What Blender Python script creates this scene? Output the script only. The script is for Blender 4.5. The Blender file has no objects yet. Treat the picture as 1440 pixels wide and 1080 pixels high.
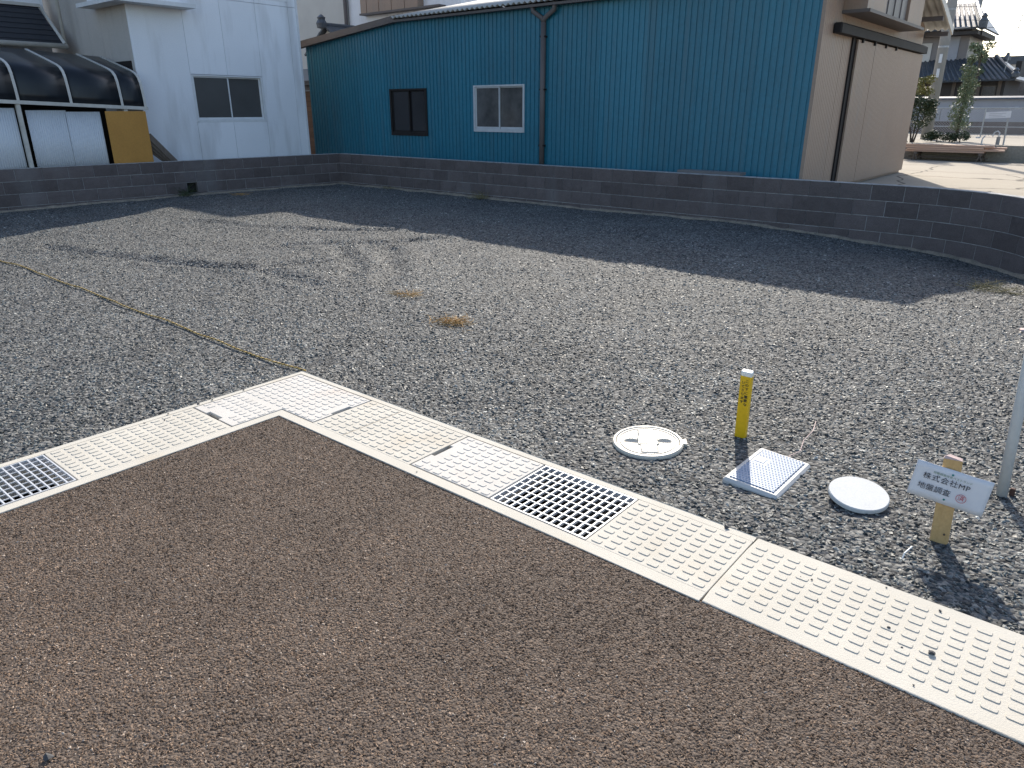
import bpy, bmesh, math, random
import numpy as np
from mathutils import Vector, Matrix, Euler
from mathutils.geometry import tessellate_polygon
random.seed(7); rng = np.random.default_rng(7)
S = bpy.context.scene
COL = S.collection
R = math.radians

# ------------------------------------------------------------------ camera, sky, sun, exposure
cam = bpy.data.objects.new('camera', bpy.data.cameras.new('camera')); COL.objects.link(cam)
cam.location = (3.764, -2.446, 1.55)
cam.rotation_euler = (R(90 - 20.9), 0, R(39.7))
cam.data.sensor_width = 36; cam.data.lens = 25.2
cam.data.clip_start = 0.05; cam.data.clip_end = 2000
S.camera = cam
SUN_AZ = Vector((-0.425, 0.905)).normalized()      # horizontal direction towards the sun
SUN_EL = R(34)
w = bpy.data.worlds.new('World'); S.world = w; w.use_nodes = True
nt = w.node_tree
sky = nt.nodes.new('ShaderNodeTexSky'); sky.sky_type = 'NISHITA'; sky.sun_disc = False
sky.sun_elevation = SUN_EL; sky.sun_rotation = math.atan2(SUN_AZ.x, SUN_AZ.y)
sky.dust_density = 1.6; sky.air_density = 1.0; sky.ozone_density = 1.0
nt.nodes['Background'].inputs['Strength'].default_value = 0.15
nt.links.new(sky.outputs[0], nt.nodes['Background'].inputs['Color'])
sl = bpy.data.lights.new('sun', 'SUN'); sl.energy = 4.2; sl.angle = R(0.5); sl.color = (1.0, 0.92, 0.80)
so = bpy.data.objects.new('sun', sl); COL.objects.link(so); so.location = (0, 0, 20)
sd = Vector((SUN_AZ.x * math.cos(SUN_EL), SUN_AZ.y * math.cos(SUN_EL), math.sin(SUN_EL)))
so.rotation_euler = sd.to_track_quat('Z', 'Y').to_euler()
S.view_settings.view_transform = 'Standard'; S.view_settings.look = 'None'
S.view_settings.gamma = 1; S.view_settings.use_curve_mapping = False
S.view_settings.exposure = 0.80

# ------------------------------------------------------------------ helpers
RM = {}
class MB:
    def __init__(s): s.v = []; s.f = []
    def add(s, vs, fs):
        b = len(s.v); s.v += [tuple(p) for p in vs]; s.f += [tuple(i + b for i in f) for f in fs]; return s
    def box(s, x0, y0, z0, x1, y1, z1, M=None, bev=0):
        if bev:
            b = bev
            vs = []
            for (x, y) in ((x0 + b, y0), (x1 - b, y0), (x1, y0 + b), (x1, y1 - b), (x1 - b, y1), (x0 + b, y1), (x0, y1 - b), (x0, y0 + b)): vs.append((x, y, z0))
            for (x, y) in ((x0 + b, y0), (x1 - b, y0), (x1, y0 + b), (x1, y1 - b), (x1 - b, y1), (x0 + b, y1), (x0, y1 - b), (x0, y0 + b)): vs.append((x, y, z1 - b))
            i = b
            for (x, y) in ((x0 + b, y0 + i), (x1 - b, y0 + i), (x1 - i, y0 + b), (x1 - i, y1 - b), (x1 - b, y1 - i), (x0 + b, y1 - i), (x0 + i, y1 - b), (x0 + i, y0 + b)): vs.append((x, y, z1))
            fs = [tuple(range(7, -1, -1)), tuple(range(16, 24))]
            for k in range(8):
                n = (k + 1) % 8
                fs += [(k, n, 8 + n, 8 + k), (8 + k, 8 + n, 16 + n, 16 + k)]
        else:
            vs = [(x0, y0, z0), (x1, y0, z0), (x1, y1, z0), (x0, y1, z0), (x0, y0, z1), (x1, y0, z1), (x1, y1, z1), (x0, y1, z1)]
            fs = [(0, 3, 2, 1), (4, 5, 6, 7), (0, 1, 5, 4), (1, 2, 6, 5), (2, 3, 7, 6), (3, 0, 4, 7)]
        if M is not None: vs = [M @ Vector(p) for p in vs]
        return s.add(vs, fs)
    def tube(s, pts, r, n=8, cap=True):
        pts = [Vector(p) for p in pts]; m = len(pts); vs = []
        rs = r if isinstance(r, (list, tuple)) else [r] * m
        up = None
        for i, p in enumerate(pts):
            t = (pts[min(i + 1, m - 1)] - pts[max(i - 1, 0)]).normalized()
            if up is None:
                up = Vector((0, 0, 1)) if abs(t.z) < .9 else Vector((1, 0, 0))
            a = t.cross(up).normalized(); b = a.cross(t).normalized(); up = b
            for k in range(n):
                an = 2 * math.pi * k / n
                vs.append(p + (a * math.cos(an) + b * math.sin(an)) * rs[i])
        fs = []
        for i in range(m - 1):
            for k in range(n):
                k2 = (k + 1) % n
                fs.append((i * n + k, i * n + k2, (i + 1) * n + k2, (i + 1) * n + k))
        if cap: fs += [tuple(range(n - 1, -1, -1)), tuple(range((m - 1) * n, m * n))]
        return s.add(vs, fs)
    def prism(s, poly, z0, z1, M=None):
        n = len(poly)
        vs = [(x, y, z0) for x, y in poly] + [(x, y, z1) for x, y in poly]
        fs = []
        tri = tessellate_polygon([[Vector((x, y, 0)) for x, y in poly]])
        for t in tri:
            a, b, c = t
            A, B, C_ = poly[a], poly[b], poly[c]
            if (B[0] - A[0]) * (C_[1] - A[1]) - (B[1] - A[1]) * (C_[0] - A[0]) < 0: a, c = c, a
            fs += [(a + n, b + n, c + n), (c, b, a)]
        for k in range(n):
            k2 = (k + 1) % n; fs.append((k, k2, k2 + n, k + n))
        if M is not None: vs = [M @ Vector(p) for p in vs]
        return s.add(vs, fs)
    def lathe(s, prof, n=48, c=(0, 0, 0)):
        vs = []; fs = []
        for (r, z) in prof:
            for k in range(n):
                a = 2 * math.pi * k / n; vs.append((c[0] + r * math.cos(a), c[1] + r * math.sin(a), c[2] + z))
        for i in range(len(prof) - 1):
            for k in range(n):
                k2 = (k + 1) % n; fs.append((i * n + k, i * n + k2, (i + 1) * n + k2, (i + 1) * n + k))
        fs.append(tuple(range((len(prof) - 1) * n, len(prof) * n)))
        return s.add(vs, fs)
    def sheet(s, P, nu, nv):      # P(i,j) grid
        b = len(s.v)
        s.v += [tuple(P(i, j)) for j in range(nv) for i in range(nu)]
        s.f += [(b + j * nu + i, b + j * nu + i + 1, b + (j + 1) * nu + i + 1, b + (j + 1) * nu + i) for j in range(nv - 1) for i in range(nu - 1)]
        return s
    def mesh(s, name, M=None):
        me = bpy.data.meshes.new(name)
        vs = s.v if M is None else [tuple(M @ Vector(p)) for p in s.v]
        me.from_pydata(vs, [], s.f); me.update(); return me
    def build(s, name, mat, parent=None, world=False, smooth=False, **tags):
        M = None
        if parent is not None and world: M = RM[parent].inverted()
        me = s.mesh(name, M)
        if mat: me.materials.append(mat)
        if smooth:
            for p in me.polygons: p.use_smooth = True
        return link(name, me, parent, **tags)
def link(name, me, parent=None, loc=None, rot=None, **tags):
    o = bpy.data.objects.new(name, me); COL.objects.link(o)
    if parent is not None: o.parent = parent
    if loc is not None: o.location = loc
    if rot is not None: o.rotation_euler = rot
    if parent is not None: RM[o] = RM[parent]
    else: RM[o] = Matrix.Translation(o.location) @ o.rotation_euler.to_matrix().to_4x4()
    tag(o, **tags); return o
def tag(o, label=None, cat=None, group=None, kind=None):
    if label: o['label'] = label
    if cat: o['category'] = cat
    if group: o['group'] = group
    if kind: o['kind'] = kind
    return o
def root(name, loc, label, cat, group=None, rot=(0, 0, 0)):
    return link(name, None, None, loc, rot, label=label, cat=cat, group=group)
def solidify(o, t, off=-1):
    m = o.modifiers.new('thick', 'SOLIDIFY'); m.thickness = t; m.offset = off; return o
def bevel(o, wd, seg=2):
    m = o.modifiers.new('bev', 'BEVEL'); m.width = wd; m.segments = seg; m.limit_method = 'ANGLE'; return o

def mat(name, col, rough=.7, col2=None, scale=4., var=.5, bump=0., bscale=60., metal=0., spec=.4, rnd=0., fine=None, stain=None, stretch=None):
    """noise mix of two base colours, per-object brightness jitter rnd, fine-grain colour, bump"""
    m = bpy.data.materials.new(name); m.use_nodes = True; t = m.node_tree; N = t.nodes; L = t.links
    b = N['Principled BSDF']; b.inputs['Roughness'].default_value = rough; b.inputs['Metallic'].default_value = metal
    b.inputs['Specular IOR Level'].default_value = spec
    geo = N.new('ShaderNodeNewGeometry'); pos = geo.outputs['Position']
    if stretch:
        mp = N.new('ShaderNodeMapping'); mp.inputs['Scale'].default_value = stretch; L.new(pos, mp.inputs[0]); pos2 = mp.outputs[0]
    else: pos2 = pos
    col2 = col2 or tuple(c * .72 for c in col)
    n1 = N.new('ShaderNodeTexNoise'); n1.inputs['Scale'].default_value = scale; n1.inputs['Detail'].default_value = 6; n1.inputs['Roughness'].default_value = .62
    L.new(pos2, n1.inputs['Vector'])
    rp = N.new('ShaderNodeValToRGB'); rp.color_ramp.elements[0].position = .5 - .25 * var - .05; rp.color_ramp.elements[1].position = .5 + .25 * var + .05
    rp.color_ramp.elements[0].color = (*col2, 1); rp.color_ramp.elements[1].color = (*col, 1)
    L.new(n1.outputs[0], rp.inputs[0]); out = rp.outputs[0]
    def mixin(fac, colr, mode='MIX', a=None):
        nonlocal out
        x = N.new('ShaderNodeMix'); x.data_type = 'RGBA'; x.blend_type = mode
        L.new(out, x.inputs[6])
        if isinstance(colr, tuple): x.inputs[7].default_value = (*colr, 1)
        else: L.new(colr, x.inputs[7])
        if isinstance(fac, float): x.inputs[0].default_value = fac
        else: L.new(fac, x.inputs[0])
        out = x.outputs[2]
    if fine:
        fs_, famt = fine
        n2 = N.new('ShaderNodeTexNoise'); n2.inputs['Scale'].default_value = fs_; n2.inputs['Detail'].default_value = 3; L.new(pos, n2.inputs['Vector'])
        r2 = N.new('ShaderNodeMapRange'); r2.inputs[1].default_value = .3; r2.inputs[2].default_value = .7; r2.inputs[3].default_value = 1 - famt; r2.inputs[4].default_value = 1 + famt
        L.new(n2.outputs[0], r2.inputs[0])
        cc = N.new('ShaderNodeCombineColor'); [L.new(r2.outputs[0], cc.inputs[k]) for k in range(3)]
        mixin(1.0, cc.outputs[0], 'MULTIPLY')
    if stain:
        scol, sscale, lo, hi, sst = stain
        mp = N.new('ShaderNodeMapping'); mp.inputs['Scale'].default_value = sst; L.new(pos, mp.inputs[0])
        n3 = N.new('ShaderNodeTexNoise'); n3.inputs['Scale'].default_value = sscale; n3.inputs['Detail'].default_value = 5; L.new(mp.outputs[0], n3.inputs['Vector'])
        r3 = N.new('ShaderNodeMapRange'); r3.inputs[1].default_value = lo; r3.inputs[2].default_value = hi; r3.inputs[4].default_value = .75; L.new(n3.outputs[0], r3.inputs[0])
        mixin(r3.outputs[0], scol)
    if rnd:
        oi = N.new('ShaderNodeObjectInfo'); r4 = N.new('ShaderNodeMapRange'); r4.inputs[3].default_value = 1 - rnd; r4.inputs[4].default_value = 1 + rnd
        L.new(oi.outputs['Random'], r4.inputs[0]); cc = N.new('ShaderNodeCombineColor'); [L.new(r4.outputs[0], cc.inputs[k]) for k in range(3)]
        mixin(1.0, cc.outputs[0], 'MULTIPLY')
    L.new(out, b.inputs['Base Color'])
    if bump:
        n5 = N.new('ShaderNodeTexNoise'); n5.inputs['Scale'].default_value = bscale; n5.inputs['Detail'].default_value = 4; L.new(pos2, n5.inputs['Vector'])
        bp = N.new('ShaderNodeBump'); bp.inputs['Strength'].default_value = 1; bp.inputs['Distance'].default_value = bump
        L.new(n5.outputs[0], bp.inputs['Height']); L.new(bp.outputs[0], b.inputs['Normal'])
    return m

M_ = {}
M_['concrete'] = mat('precast concrete', (.50, .474, .415), .82, (.43, .405, .35), 3.5, .9, .0012, 160, fine=(240, .06), stain=((.44, .38, .29), 2.2, .58, .80, (1, 1, 1)), spec=.3)
M_['cover'] = mat('cover concrete', (.515, .495, .46), .8, (.45, .43, .395), 4, .9, .001, 180, fine=(260, .05), stain=((.50, .42, .36), 3.1, .58, .82, (1, 1, 1)), spec=.3)
M_['galv'] = mat('galvanised steel', (.60, .61, .62), .5, (.5, .51, .53), 30, .6, metal=.25)
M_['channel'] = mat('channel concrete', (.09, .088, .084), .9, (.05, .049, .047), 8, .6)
M_['block'] = mat('dark split block', (.138, .116, .112), .92, (.104, .086, .084), 9, .8, .004, 90, rnd=.15, fine=(120, .22), spec=.2, stain=((.19, .18, .18), 1.3, .56, .8, (1, 1, .3)))
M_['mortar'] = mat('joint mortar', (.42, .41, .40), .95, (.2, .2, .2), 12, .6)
M_['footing'] = mat('sandy footing', (.30, .25, .19), .95, (.16, .14, .11), 9, .6, .006, 60, fine=(90, .3))
M_['blue'] = mat('blue painted steel', (.018, .165, .240), .40, (.015, .134, .20), 1.2, .9, fine=(18, .08), spec=.5, rnd=.07, stain=((.050, .135, .175), .9, .48, .82, (9, 9, .3)))
M_['beige'] = mat('beige steel siding', (.33, .235, .175), .5, (.29, .205, .155), .9, .8, fine=(30, .06), stain=((.25, .215, .19), 1.4, .55, .85, (3, 3, .6)))
M_['brown_trim'] = mat('brown grey trim', (.13, .11, .105), .55, (.10, .085, .08), 3, .6)
M_['dark_trim'] = mat('dark bronze', (.025, .022, .022), .65, None, 4, .5, spec=.2)
M_['alu'] = mat('aluminium frame', (.58, .60, .62), .35, (.5, .52, .54), 8, .5, metal=.3)
M_['white_frame'] = mat('white frame', (.68, .69, .70), .5, (.6, .61, .62), 6, .5)
M_['house'] = mat('white house panel', (.80, .81, .835), .75, (.73, .745, .775), .9, .9, .0006, 260, fine=(60, .04), rnd=.025, stain=((.40, .39, .38), 1.1, .53, .85, (2.5, 2.5, .45)))
M_['house_warm'] = mat('aged render', (.50, .465, .43), .85, (.42, .39, .36), 1.1, .9, .001, 150, fine=(50, .05), stain=((.30, .27, .25), 1.4, .56, .85, (2.5, 2.5, .6)))  # warmer tone paints the different light on the side face; stains are dirt
M_['canopy'] = mat('smoked polycarbonate', (.010, .012, .015), .3, (.016, .018, .022), 2.5, .8, spec=.3, stain=((.035, .038, .038), 3, .58, .85, (1, 1, 1)))
M_['slate'] = mat('dark roof sheet', (.022, .024, .03), .6, (.03, .032, .038), 6, .8)
M_['rib'] = mat('ivory painted metal', (.56, .54, .50), .5, (.44, .42, .38), 7, .7)
M_['poly_white'] = mat('white corrugated plastic', (.62, .64, .66), .4, (.54, .56, .59), 1.6, .8)
M_['ochre'] = mat('ochre board', (.50, .25, .055), .65, (.43, .21, .045), 2.5, .8, fine=(40, .06))
M_['oldwood'] = mat('weathered wood', (.17, .135, .11), .85, (.10, .08, .065), 3, .7, .002, 20, stretch=(8, 8, 1.5))
M_['plank'] = mat('new planks', (.66, .44, .32), .7, (.54, .34, .24), 2, .8, rnd=.14, stretch=(1, 8, 8))
M_['rust'] = mat('rusty steel', (.10, .05, .035), .8, (.06, .035, .03), 12, .7)
M_['corr'] = mat('grey corrugated roof', (.46, .45, .42), .7, (.36, .35, .33), 2, .8, stain=((.28, .25, .22), 1.6, .55, .85, (1, 1, 1)))
M_['tile'] = mat('ibushi roof tile', (.10, .112, .13), .38, (.06, .068, .08), 5, .8, fine=(14, .2))
M_['plaster'] = mat('pale plaster', (.55, .53, .49), .85, (.48, .46, .43), 1.5, .8)
M_['grey_wall'] = mat('grey cladding', (.33, .34, .37), .7, (.28, .29, .32), 2, .8)
M_['darkwood'] = mat('dark timber wall', (.05, .042, .038), .7, (.035, .03, .028), 4, .7)
M_['brownboard'] = mat('brown weatherboard', (.20, .115, .07), .7, (.15, .085, .055), 3, .8, rnd=.12, stretch=(1, 1, 10))
M_['yard'] = mat('old beige concrete', (.36, .32, .26), .9, (.29, .255, .205), .55, .9, .002, 60, fine=(35, .08), spec=.2, stain=((.27, .25, .22), .6, .56, .8, (1, 1, 1)))
M_['terrace'] = mat('sandy ground', (.33, .295, .245), .95, (.25, .225, .185), .6, .9, .01, 20, fine=(20, .15))
M_['soil'] = mat('bare ground', (.16, .14, .115), .95, (.11, .10, .085), .8, .9, .01, 15, fine=(20, .2))
M_['polegrey'] = mat('concrete pole', (.30, .30, .29), .85, (.24, .24, .235), 4, .8)
M_['cable'] = mat('cable', (.03, .03, .035), .6)
M_['steelwire'] = mat('fence steel', (.42, .43, .44), .45, None, 8, .4, metal=.4)
M_['white_sign'] = mat('white plate', (.70, .71, .72), .5, (.62, .63, .65), 5, .6)
M_['yellow'] = mat('yellow plastic', (.78, .49, .012), .45, (.70, .42, .01), 7, .7, fine=(50, .05), spec=.5)
M_['white_cap'] = mat('white plastic cap', (.78, .78, .74), .45, (.70, .70, .66), 8, .6)
M_['lid_white'] = mat('ivory plastic lid', (.54, .50, .42), .5, (.48, .44, .365), 9, .7, fine=(120, .03), stain=((.50, .44, .35), 7, .57, .8, (1, 1, 1)))
M_['meter'] = mat('pale blue lid', (.20, .275, .385), .5, (.15, .215, .32), 9, .8, fine=(140, .08))
M_['meter_rim'] = mat('white box rim', (.52, .51, .49), .55, (.44, .43, .41), 8, .7)
M_['disc'] = mat('white concrete disc', (.54, .55, .545), .75, (.47, .48, .475), 14, .9, .0006, 200, fine=(160, .07))
M_['pinewood'] = mat('pine stake', (.55, .36, .16), .7, (.46, .29, .12), 4, .8, fine=(90, .08), stretch=(30, 30, 3))
M_['paper'] = mat('sign paper', (.66, .66, .68), .6, (.60, .60, .63), 12, .8)
M_['ink'] = mat('black ink', (.02, .02, .03), .6)
M_['redink'] = mat('red ink', (.55, .03, .05), .6)
M_['greenink'] = mat('green ink', (.10, .22, .12), .6)
M_['tealpin'] = mat('teal pin', (.02, .22, .20), .4)
M_['pipe'] = mat('grey white pipe', (.56, .57, .56), .42, (.48, .49, .48), 9, .8, fine=(60, .04), stain=((.30, .22, .15), 6, .62, .85, (1, 1, .4)))
M_['rope_y'] = mat('yellow rope', (.62, .42, .14), .8, (.50, .33, .10), 40, .7)
M_['rope_b'] = mat('black rope', (.03, .027, .022), .8)
M_['straw'] = mat('dry straw', (.46, .28, .09), .8, (.30, .17, .06), 25, .8)
M_['weed'] = mat('dry weeds', (.24, .20, .09), .85, (.14, .13, .06), 14, .8)
M_['leaf'] = mat('dark leaves', (.055, .075, .028), .55, (.03, .045, .018), 5, .9, fine=(40, .3))
M_['leaf_y'] = mat('yellowing leaves', (.30, .24, .06), .55, (.10, .12, .03), 4, .9, fine=(40, .3))
M_['pine'] = mat('needle leaves', (.19, .225, .12), .55, (.10, .13, .065), 4, .9, fine=(40, .25))
M_['bark'] = mat('bark', (.10, .075, .055), .9, (.06, .045, .035), 12, .8)
M_['pinkish'] = mat('pale pink timber', (.62, .46, .42), .7, None, 8, .5)
M_['stray'] = mat('stray stone', (.07, .07, .07), .8, (.045, .045, .05), 30, .8)
M_['shutter'] = mat('grey shutter', (.20, .18, .175), .5, (.16, .145, .14), 2, .7)

def glass_mat(name, base, rough):
    m = mat(name, base, rough, None, 1.5, .8, spec=.6); return m
M_['glass'] = mat('glass with painted reflections', (.13, .125, .12), .12, (.055, .055, .056), 3.2, .7, spec=.6)  # lighter noise blotches paint reflections into the pane colour
M_['screen'] = glass_mat('dark insect screen', (.07, .068, .066), .5)
M_['darkglass'] = glass_mat('bronze window', (.018, .016, .018), .25)

def add_cracks(m, scale, width, depth):
    t = m.node_tree; N = t.nodes; L = t.links; b = N['Principled BSDF']; src = b.inputs['Base Color'].links[0].from_socket
    g = N.new('ShaderNodeNewGeometry'); nz = N.new('ShaderNodeTexNoise'); nz.inputs['Scale'].default_value = 1.4; nz.inputs['Detail'].default_value = 4; L.new(g.outputs['Position'], nz.inputs['Vector'])
    mx = N.new('ShaderNodeMix'); mx.data_type = 'RGBA'; mx.blend_type = 'ADD'; mx.inputs[0].default_value = .45; L.new(g.outputs['Position'], mx.inputs[6]); L.new(nz.outputs[1], mx.inputs[7])
    v = N.new('ShaderNodeTexVoronoi'); v.feature = 'DISTANCE_TO_EDGE'; v.inputs['Scale'].default_value = scale; L.new(mx.outputs[2], v.inputs['Vector'])
    r = N.new('ShaderNodeMapRange'); r.inputs[1].default_value = width * .4; r.inputs[2].default_value = width; r.inputs[3].default_value = depth; r.inputs[4].default_value = 0; L.new(v.outputs[0], r.inputs[0])
    x = N.new('ShaderNodeMix'); x.data_type = 'RGBA'; L.new(r.outputs[0], x.inputs[0]); L.new(src, x.inputs[6]); x.inputs[7].default_value = (.07, .06, .05, 1); L.new(x.outputs[2], b.inputs['Base Color'])
add_cracks(M_['yard'], .42, .013, .85)

# ------------------------------------------------------------------ ground, raised yard, terrace
MB().box(-700, -700, -.9, 700, 700, -.40).build('ground', M_['soil'], kind='structure')
# centre line of the far block wall (front face), straight then curving towards the camera on the right
far_path = [(-10.0, 8.05), (1.55, 8.05)]
cx0, cy0, rad = 1.55, 6.25, 1.80
for a in range(8, 61, 4):
    far_path.append((cx0 + rad * math.sin(R(a)), cy0 + rad * math.cos(R(a))))
e = far_path[-1]; far_path += [(e[0] + .5 * 3.2, e[1] - .866 * 3.2)]
left_path = [(-10.72, -1.4), (-10.0, 8.05)]
def offset(path, d):
    out = []
    for i, p in enumerate(path):
        a = Vector(path[max(i - 1, 0)]); b = Vector(path[min(i + 1, len(path) - 1)]); t = (b - a).normalized()
        out.append((p[0] - t.y * d, p[1] + t.x * d))
    return out
bk = offset(far_path, .11)
yard = [(-11.05, -300), (-10.83, -1.4), (-10.11, 8.16)] + bk[1:] + [(8, -8), (14, -300), (500, -300), (500, 600), (-500, 600), (-500, -300)]
MB().prism(yard, -.85, .30).build('yard', M_['yard'], kind='structure')
MB().prism([(-60, 20.6), (60, 20.6), (60, 590), (-60, 590)], .2, .70).build('terrace', M_['terrace'], kind='structure')

# ------------------------------------------------------------------ gravel lot
tracks = [[(-6.31, .67), (-4.8, 1.03), (-3.6, 1.4), (-2.87, 1.62), (-1.98, 1.59)], [(-3.13, 1.79), (-2.96, 2.12), (-2.86, 2.42)],
          [(-4.16, 2.65), (-3.78, 3.24), (-3.3, 3.77), (-3.04, 4.28)], [(-3.52, 2.98), (-2.51, 2.4), (-1.9, 1.78)], [(-3.05, 3.37), (-1.98, 2.59), (-1.51, 1.98)],
          [(-1.6, 6.2), (-1.08, 6.06), (.11, 5.68)],
          [(-7.0, 3.0), (-5.4, 3.4), (-4.0, 4.3)]]
def vnoise(x, y, s, seed):
    """smooth value noise"""
    r = np.random.default_rng(seed).random((256, 256))
    X = x / s + 57; Y = y / s + 91
    xi = np.floor(X).astype(int); yi = np.floor(Y).astype(int); fx = X - xi; fy = Y - yi
    fx = fx * fx * (3 - 2 * fx); fy = fy * fy * (3 - 2 * fy)
    g = lambda a, b: r[a % 256, b % 256]
    return (g(xi, yi) * (1 - fx) + g(xi + 1, yi) * fx) * (1 - fy) + (g(xi, yi + 1) * (1 - fx) + g(xi + 1, yi + 1) * fx) * fy - .5
def sstep(a, b, x):
    t = np.clip((x - a) / (b - a), 0, 1); return t * t * (3 - 2 * t)
def track_dist(x, y):
    d = np.full(x.shape, 9.)
    for T in tracks:
        for (a, b) in zip(T[:-1], T[1:]):
            dx, dy = b[0] - a[0], b[1] - a[1]; L2 = dx * dx + dy * dy
            t = np.clip(((x - a[0]) * dx + (y - a[1]) * dy) / L2, 0, 1)
            d = np.minimum(d, np.hypot(x - a[0] - t * dx, y - a[1] - t * dy))
    return d
def gh(x, y):
    x = np.asarray(x, float); y = np.asarray(y, float)
    h = -.022 + .035 * vnoise(x, y, 1.7, 1) + .022 * vnoise(x, y, .55, 2) + .012 * vnoise(x, y, .22, 3)
    d = track_dist(x + .12 * vnoise(x, y, .3, 5), y + .12 * vnoise(x, y, .3, 6))
    h = h - (.026 + .03 * (vnoise(x, y, .8, 8) + .3)) * np.exp(-(d / .10) ** 2) + .020 * np.exp(-((d - .19) / .08) ** 2)
    h = h - .15 * sstep(-1.0, 2.8, x) * sstep(4.2, 7.6, y)
    ed = np.minimum(np.where(x < 0, -x, 9), 9)          # flatten next to the concrete strip
    nearstrip = np.where(x < 0, np.hypot(x, np.maximum(y, 0)), np.maximum(y, 0))
    k = np.exp(-(nearstrip / .18) ** 2)
    return h * (1 - k) + (-.016) * k
def build_grid(x0, x1, y0, y1, st, keep):
    xs = np.arange(round(x0 / st), round(x1 / st) + 1) * st; ys = np.arange(round(y0 / st), round(y1 / st) + 1) * st
    X, Y = np.meshgrid(xs, ys); n = len(xs)
    j, i = np.meshgrid(np.arange(len(ys) - 1), np.arange(n - 1), indexing='ij')
    cx = xs[i] + st / 2; cy = ys[j] + st / 2
    k = keep(cx, cy); a = (j * n + i)[k]
    return X.ravel(), Y.ravel(), np.stack([a, a + 1, a + 1 + n, a + n], 1)
def inside_lot(x, y):
    ok = ~((x > 0) & (y < 0))
    curve = np.where(x < 1.55, 8.12, np.where(x < 3.1, cy0 + np.sqrt(np.maximum((rad + .06) ** 2 - (x - cx0) ** 2, 0)), 7.2 - (x - 3.1) * 1.73))
    return ok & (y < curve) & (x > -10.8)
X, Y, F = build_grid(-10.8, 6.4, -6.0, 8.2, .08, inside_lot)
Zg = gh(X, Y)
def np_mesh(name, X, Y, Z, F):
    me = bpy.data.meshes.new(name); me.from_pydata(np.stack([X, Y, Z], 1).tolist(), [], F.tolist()); me.update(); return me

def gravel_bed_mat():
    m = bpy.data.materials.new('gravel bed'); m.use_nodes = True; t = m.node_tree; N = t.nodes; L = t.links; b = N['Principled BSDF']
    b.inputs['Roughness'].default_value = .8; b.inputs['Specular IOR Level'].default_value = .25
    g = N.new('ShaderNodeNewGeometry')
    v = N.new('ShaderNodeTexVoronoi'); v.inputs['Scale'].default_value = 52; L.new(g.outputs['Position'], v.inputs['Vector'])
    sp = N.new('ShaderNodeSeparateColor'); L.new(v.outputs['Color'], sp.inputs[0])
    r = N.new('ShaderNodeValToRGB'); e = r.color_ramp.elements
    e[0].position = 0; e[0].color = (.02, .021, .022, 1); e[1].position = 1; e[1].color = (.20, .20, .19, 1)
    x = e.new(.5); x.color = (.07, .072, .074, 1)
    L.new(sp.outputs[0], r.inputs[0])
    L.new(r.outputs[0], b.inputs['Base Color'])
    bp = N.new('ShaderNodeBump'); bp.inputs['Distance'].default_value = .012; bp.invert = True; L.new(v.outputs['Distance'], bp.inputs['Height']); L.new(bp.outputs[0], b.inputs['Normal'])
    return m
me = np_mesh('gravel_bed', X, Y, Zg, F); me.materials.append(gravel_bed_mat())
for p in me.polygons: p.use_smooth = True
link('gravel_bed', me, kind='structure')

def stone_mat(name, stops, rough=.7, spec=.5, patch=.25, pscale=1.1):
    m = bpy.data.materials.new(name); m.use_nodes = True; t = m.node_tree; N = t.nodes; L = t.links; b = N['Principled BSDF']
    b.inputs['Roughness'].default_value = rough; b.inputs['Specular IOR Level'].default_value = spec
    oi = N.new('ShaderNodeObjectInfo'); r = N.new('ShaderNodeValToRGB'); e = r.color_ramp.elements
    e[0].position = stops[0][0]; e[0].color = (*stops[0][1], 1); e[1].position = stops[-1][0]; e[1].color = (*stops[-1][1], 1)
    for p, c in stops[1:-1]: q = e.new(p); q.color = (*c, 1)
    L.new(oi.outputs['Random'], r.inputs[0])
    g = N.new('ShaderNodeNewGeometry'); n = N.new('ShaderNodeTexNoise'); n.inputs['Scale'].default_value = 1.1; n.inputs['Detail'].default_value = 5; L.new(g.outputs['Position'], n.inputs['Vector'])
    n.inputs['Scale'].default_value = pscale; n.inputs['Roughness'].default_value = .70
    mr = N.new('ShaderNodeMapRange'); mr.inputs[1].default_value = .39; mr.inputs[2].default_value = .61; mr.inputs[3].default_value = 1 - patch; mr.inputs[4].default_value = 1 + patch; L.new(n.outputs[0], mr.inputs[0])
    cc = N.new('ShaderNodeCombineColor'); [L.new(mr.outputs[0], cc.inputs[k]) for k in range(3)]
    x = N.new('ShaderNodeMix'); x.data_type = 'RGBA'; x.blend_type = 'MULTIPLY'; x.inputs[0].default_value = 1
    L.new(r.outputs[0], x.inputs[6]); L.new(cc.outputs[0], x.inputs[7]); L.new(x.outputs[2], b.inputs['Base Color'])
    return m
M_['stone'] = stone_mat('crushed stone', [(0, (.014, .0175, .0185)), (.3, (.032, .040, .041)), (.62, (.072, .084, .084)), (.9, (.165, .182, .178)), (.955, (.13, .11, .085)), (1, (.36, .37, .35))], .555, .36, .34)
M_['grain'] = stone_mat('asphalt grain', [(0, (.040, .026, .017)), (.35, (.125, .084, .056)), (.75, (.205, .142, .098)), (.95, (.26, .195, .145)), (1, (.40, .34, .28))], .8, .2, .30, 1.3)
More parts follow.
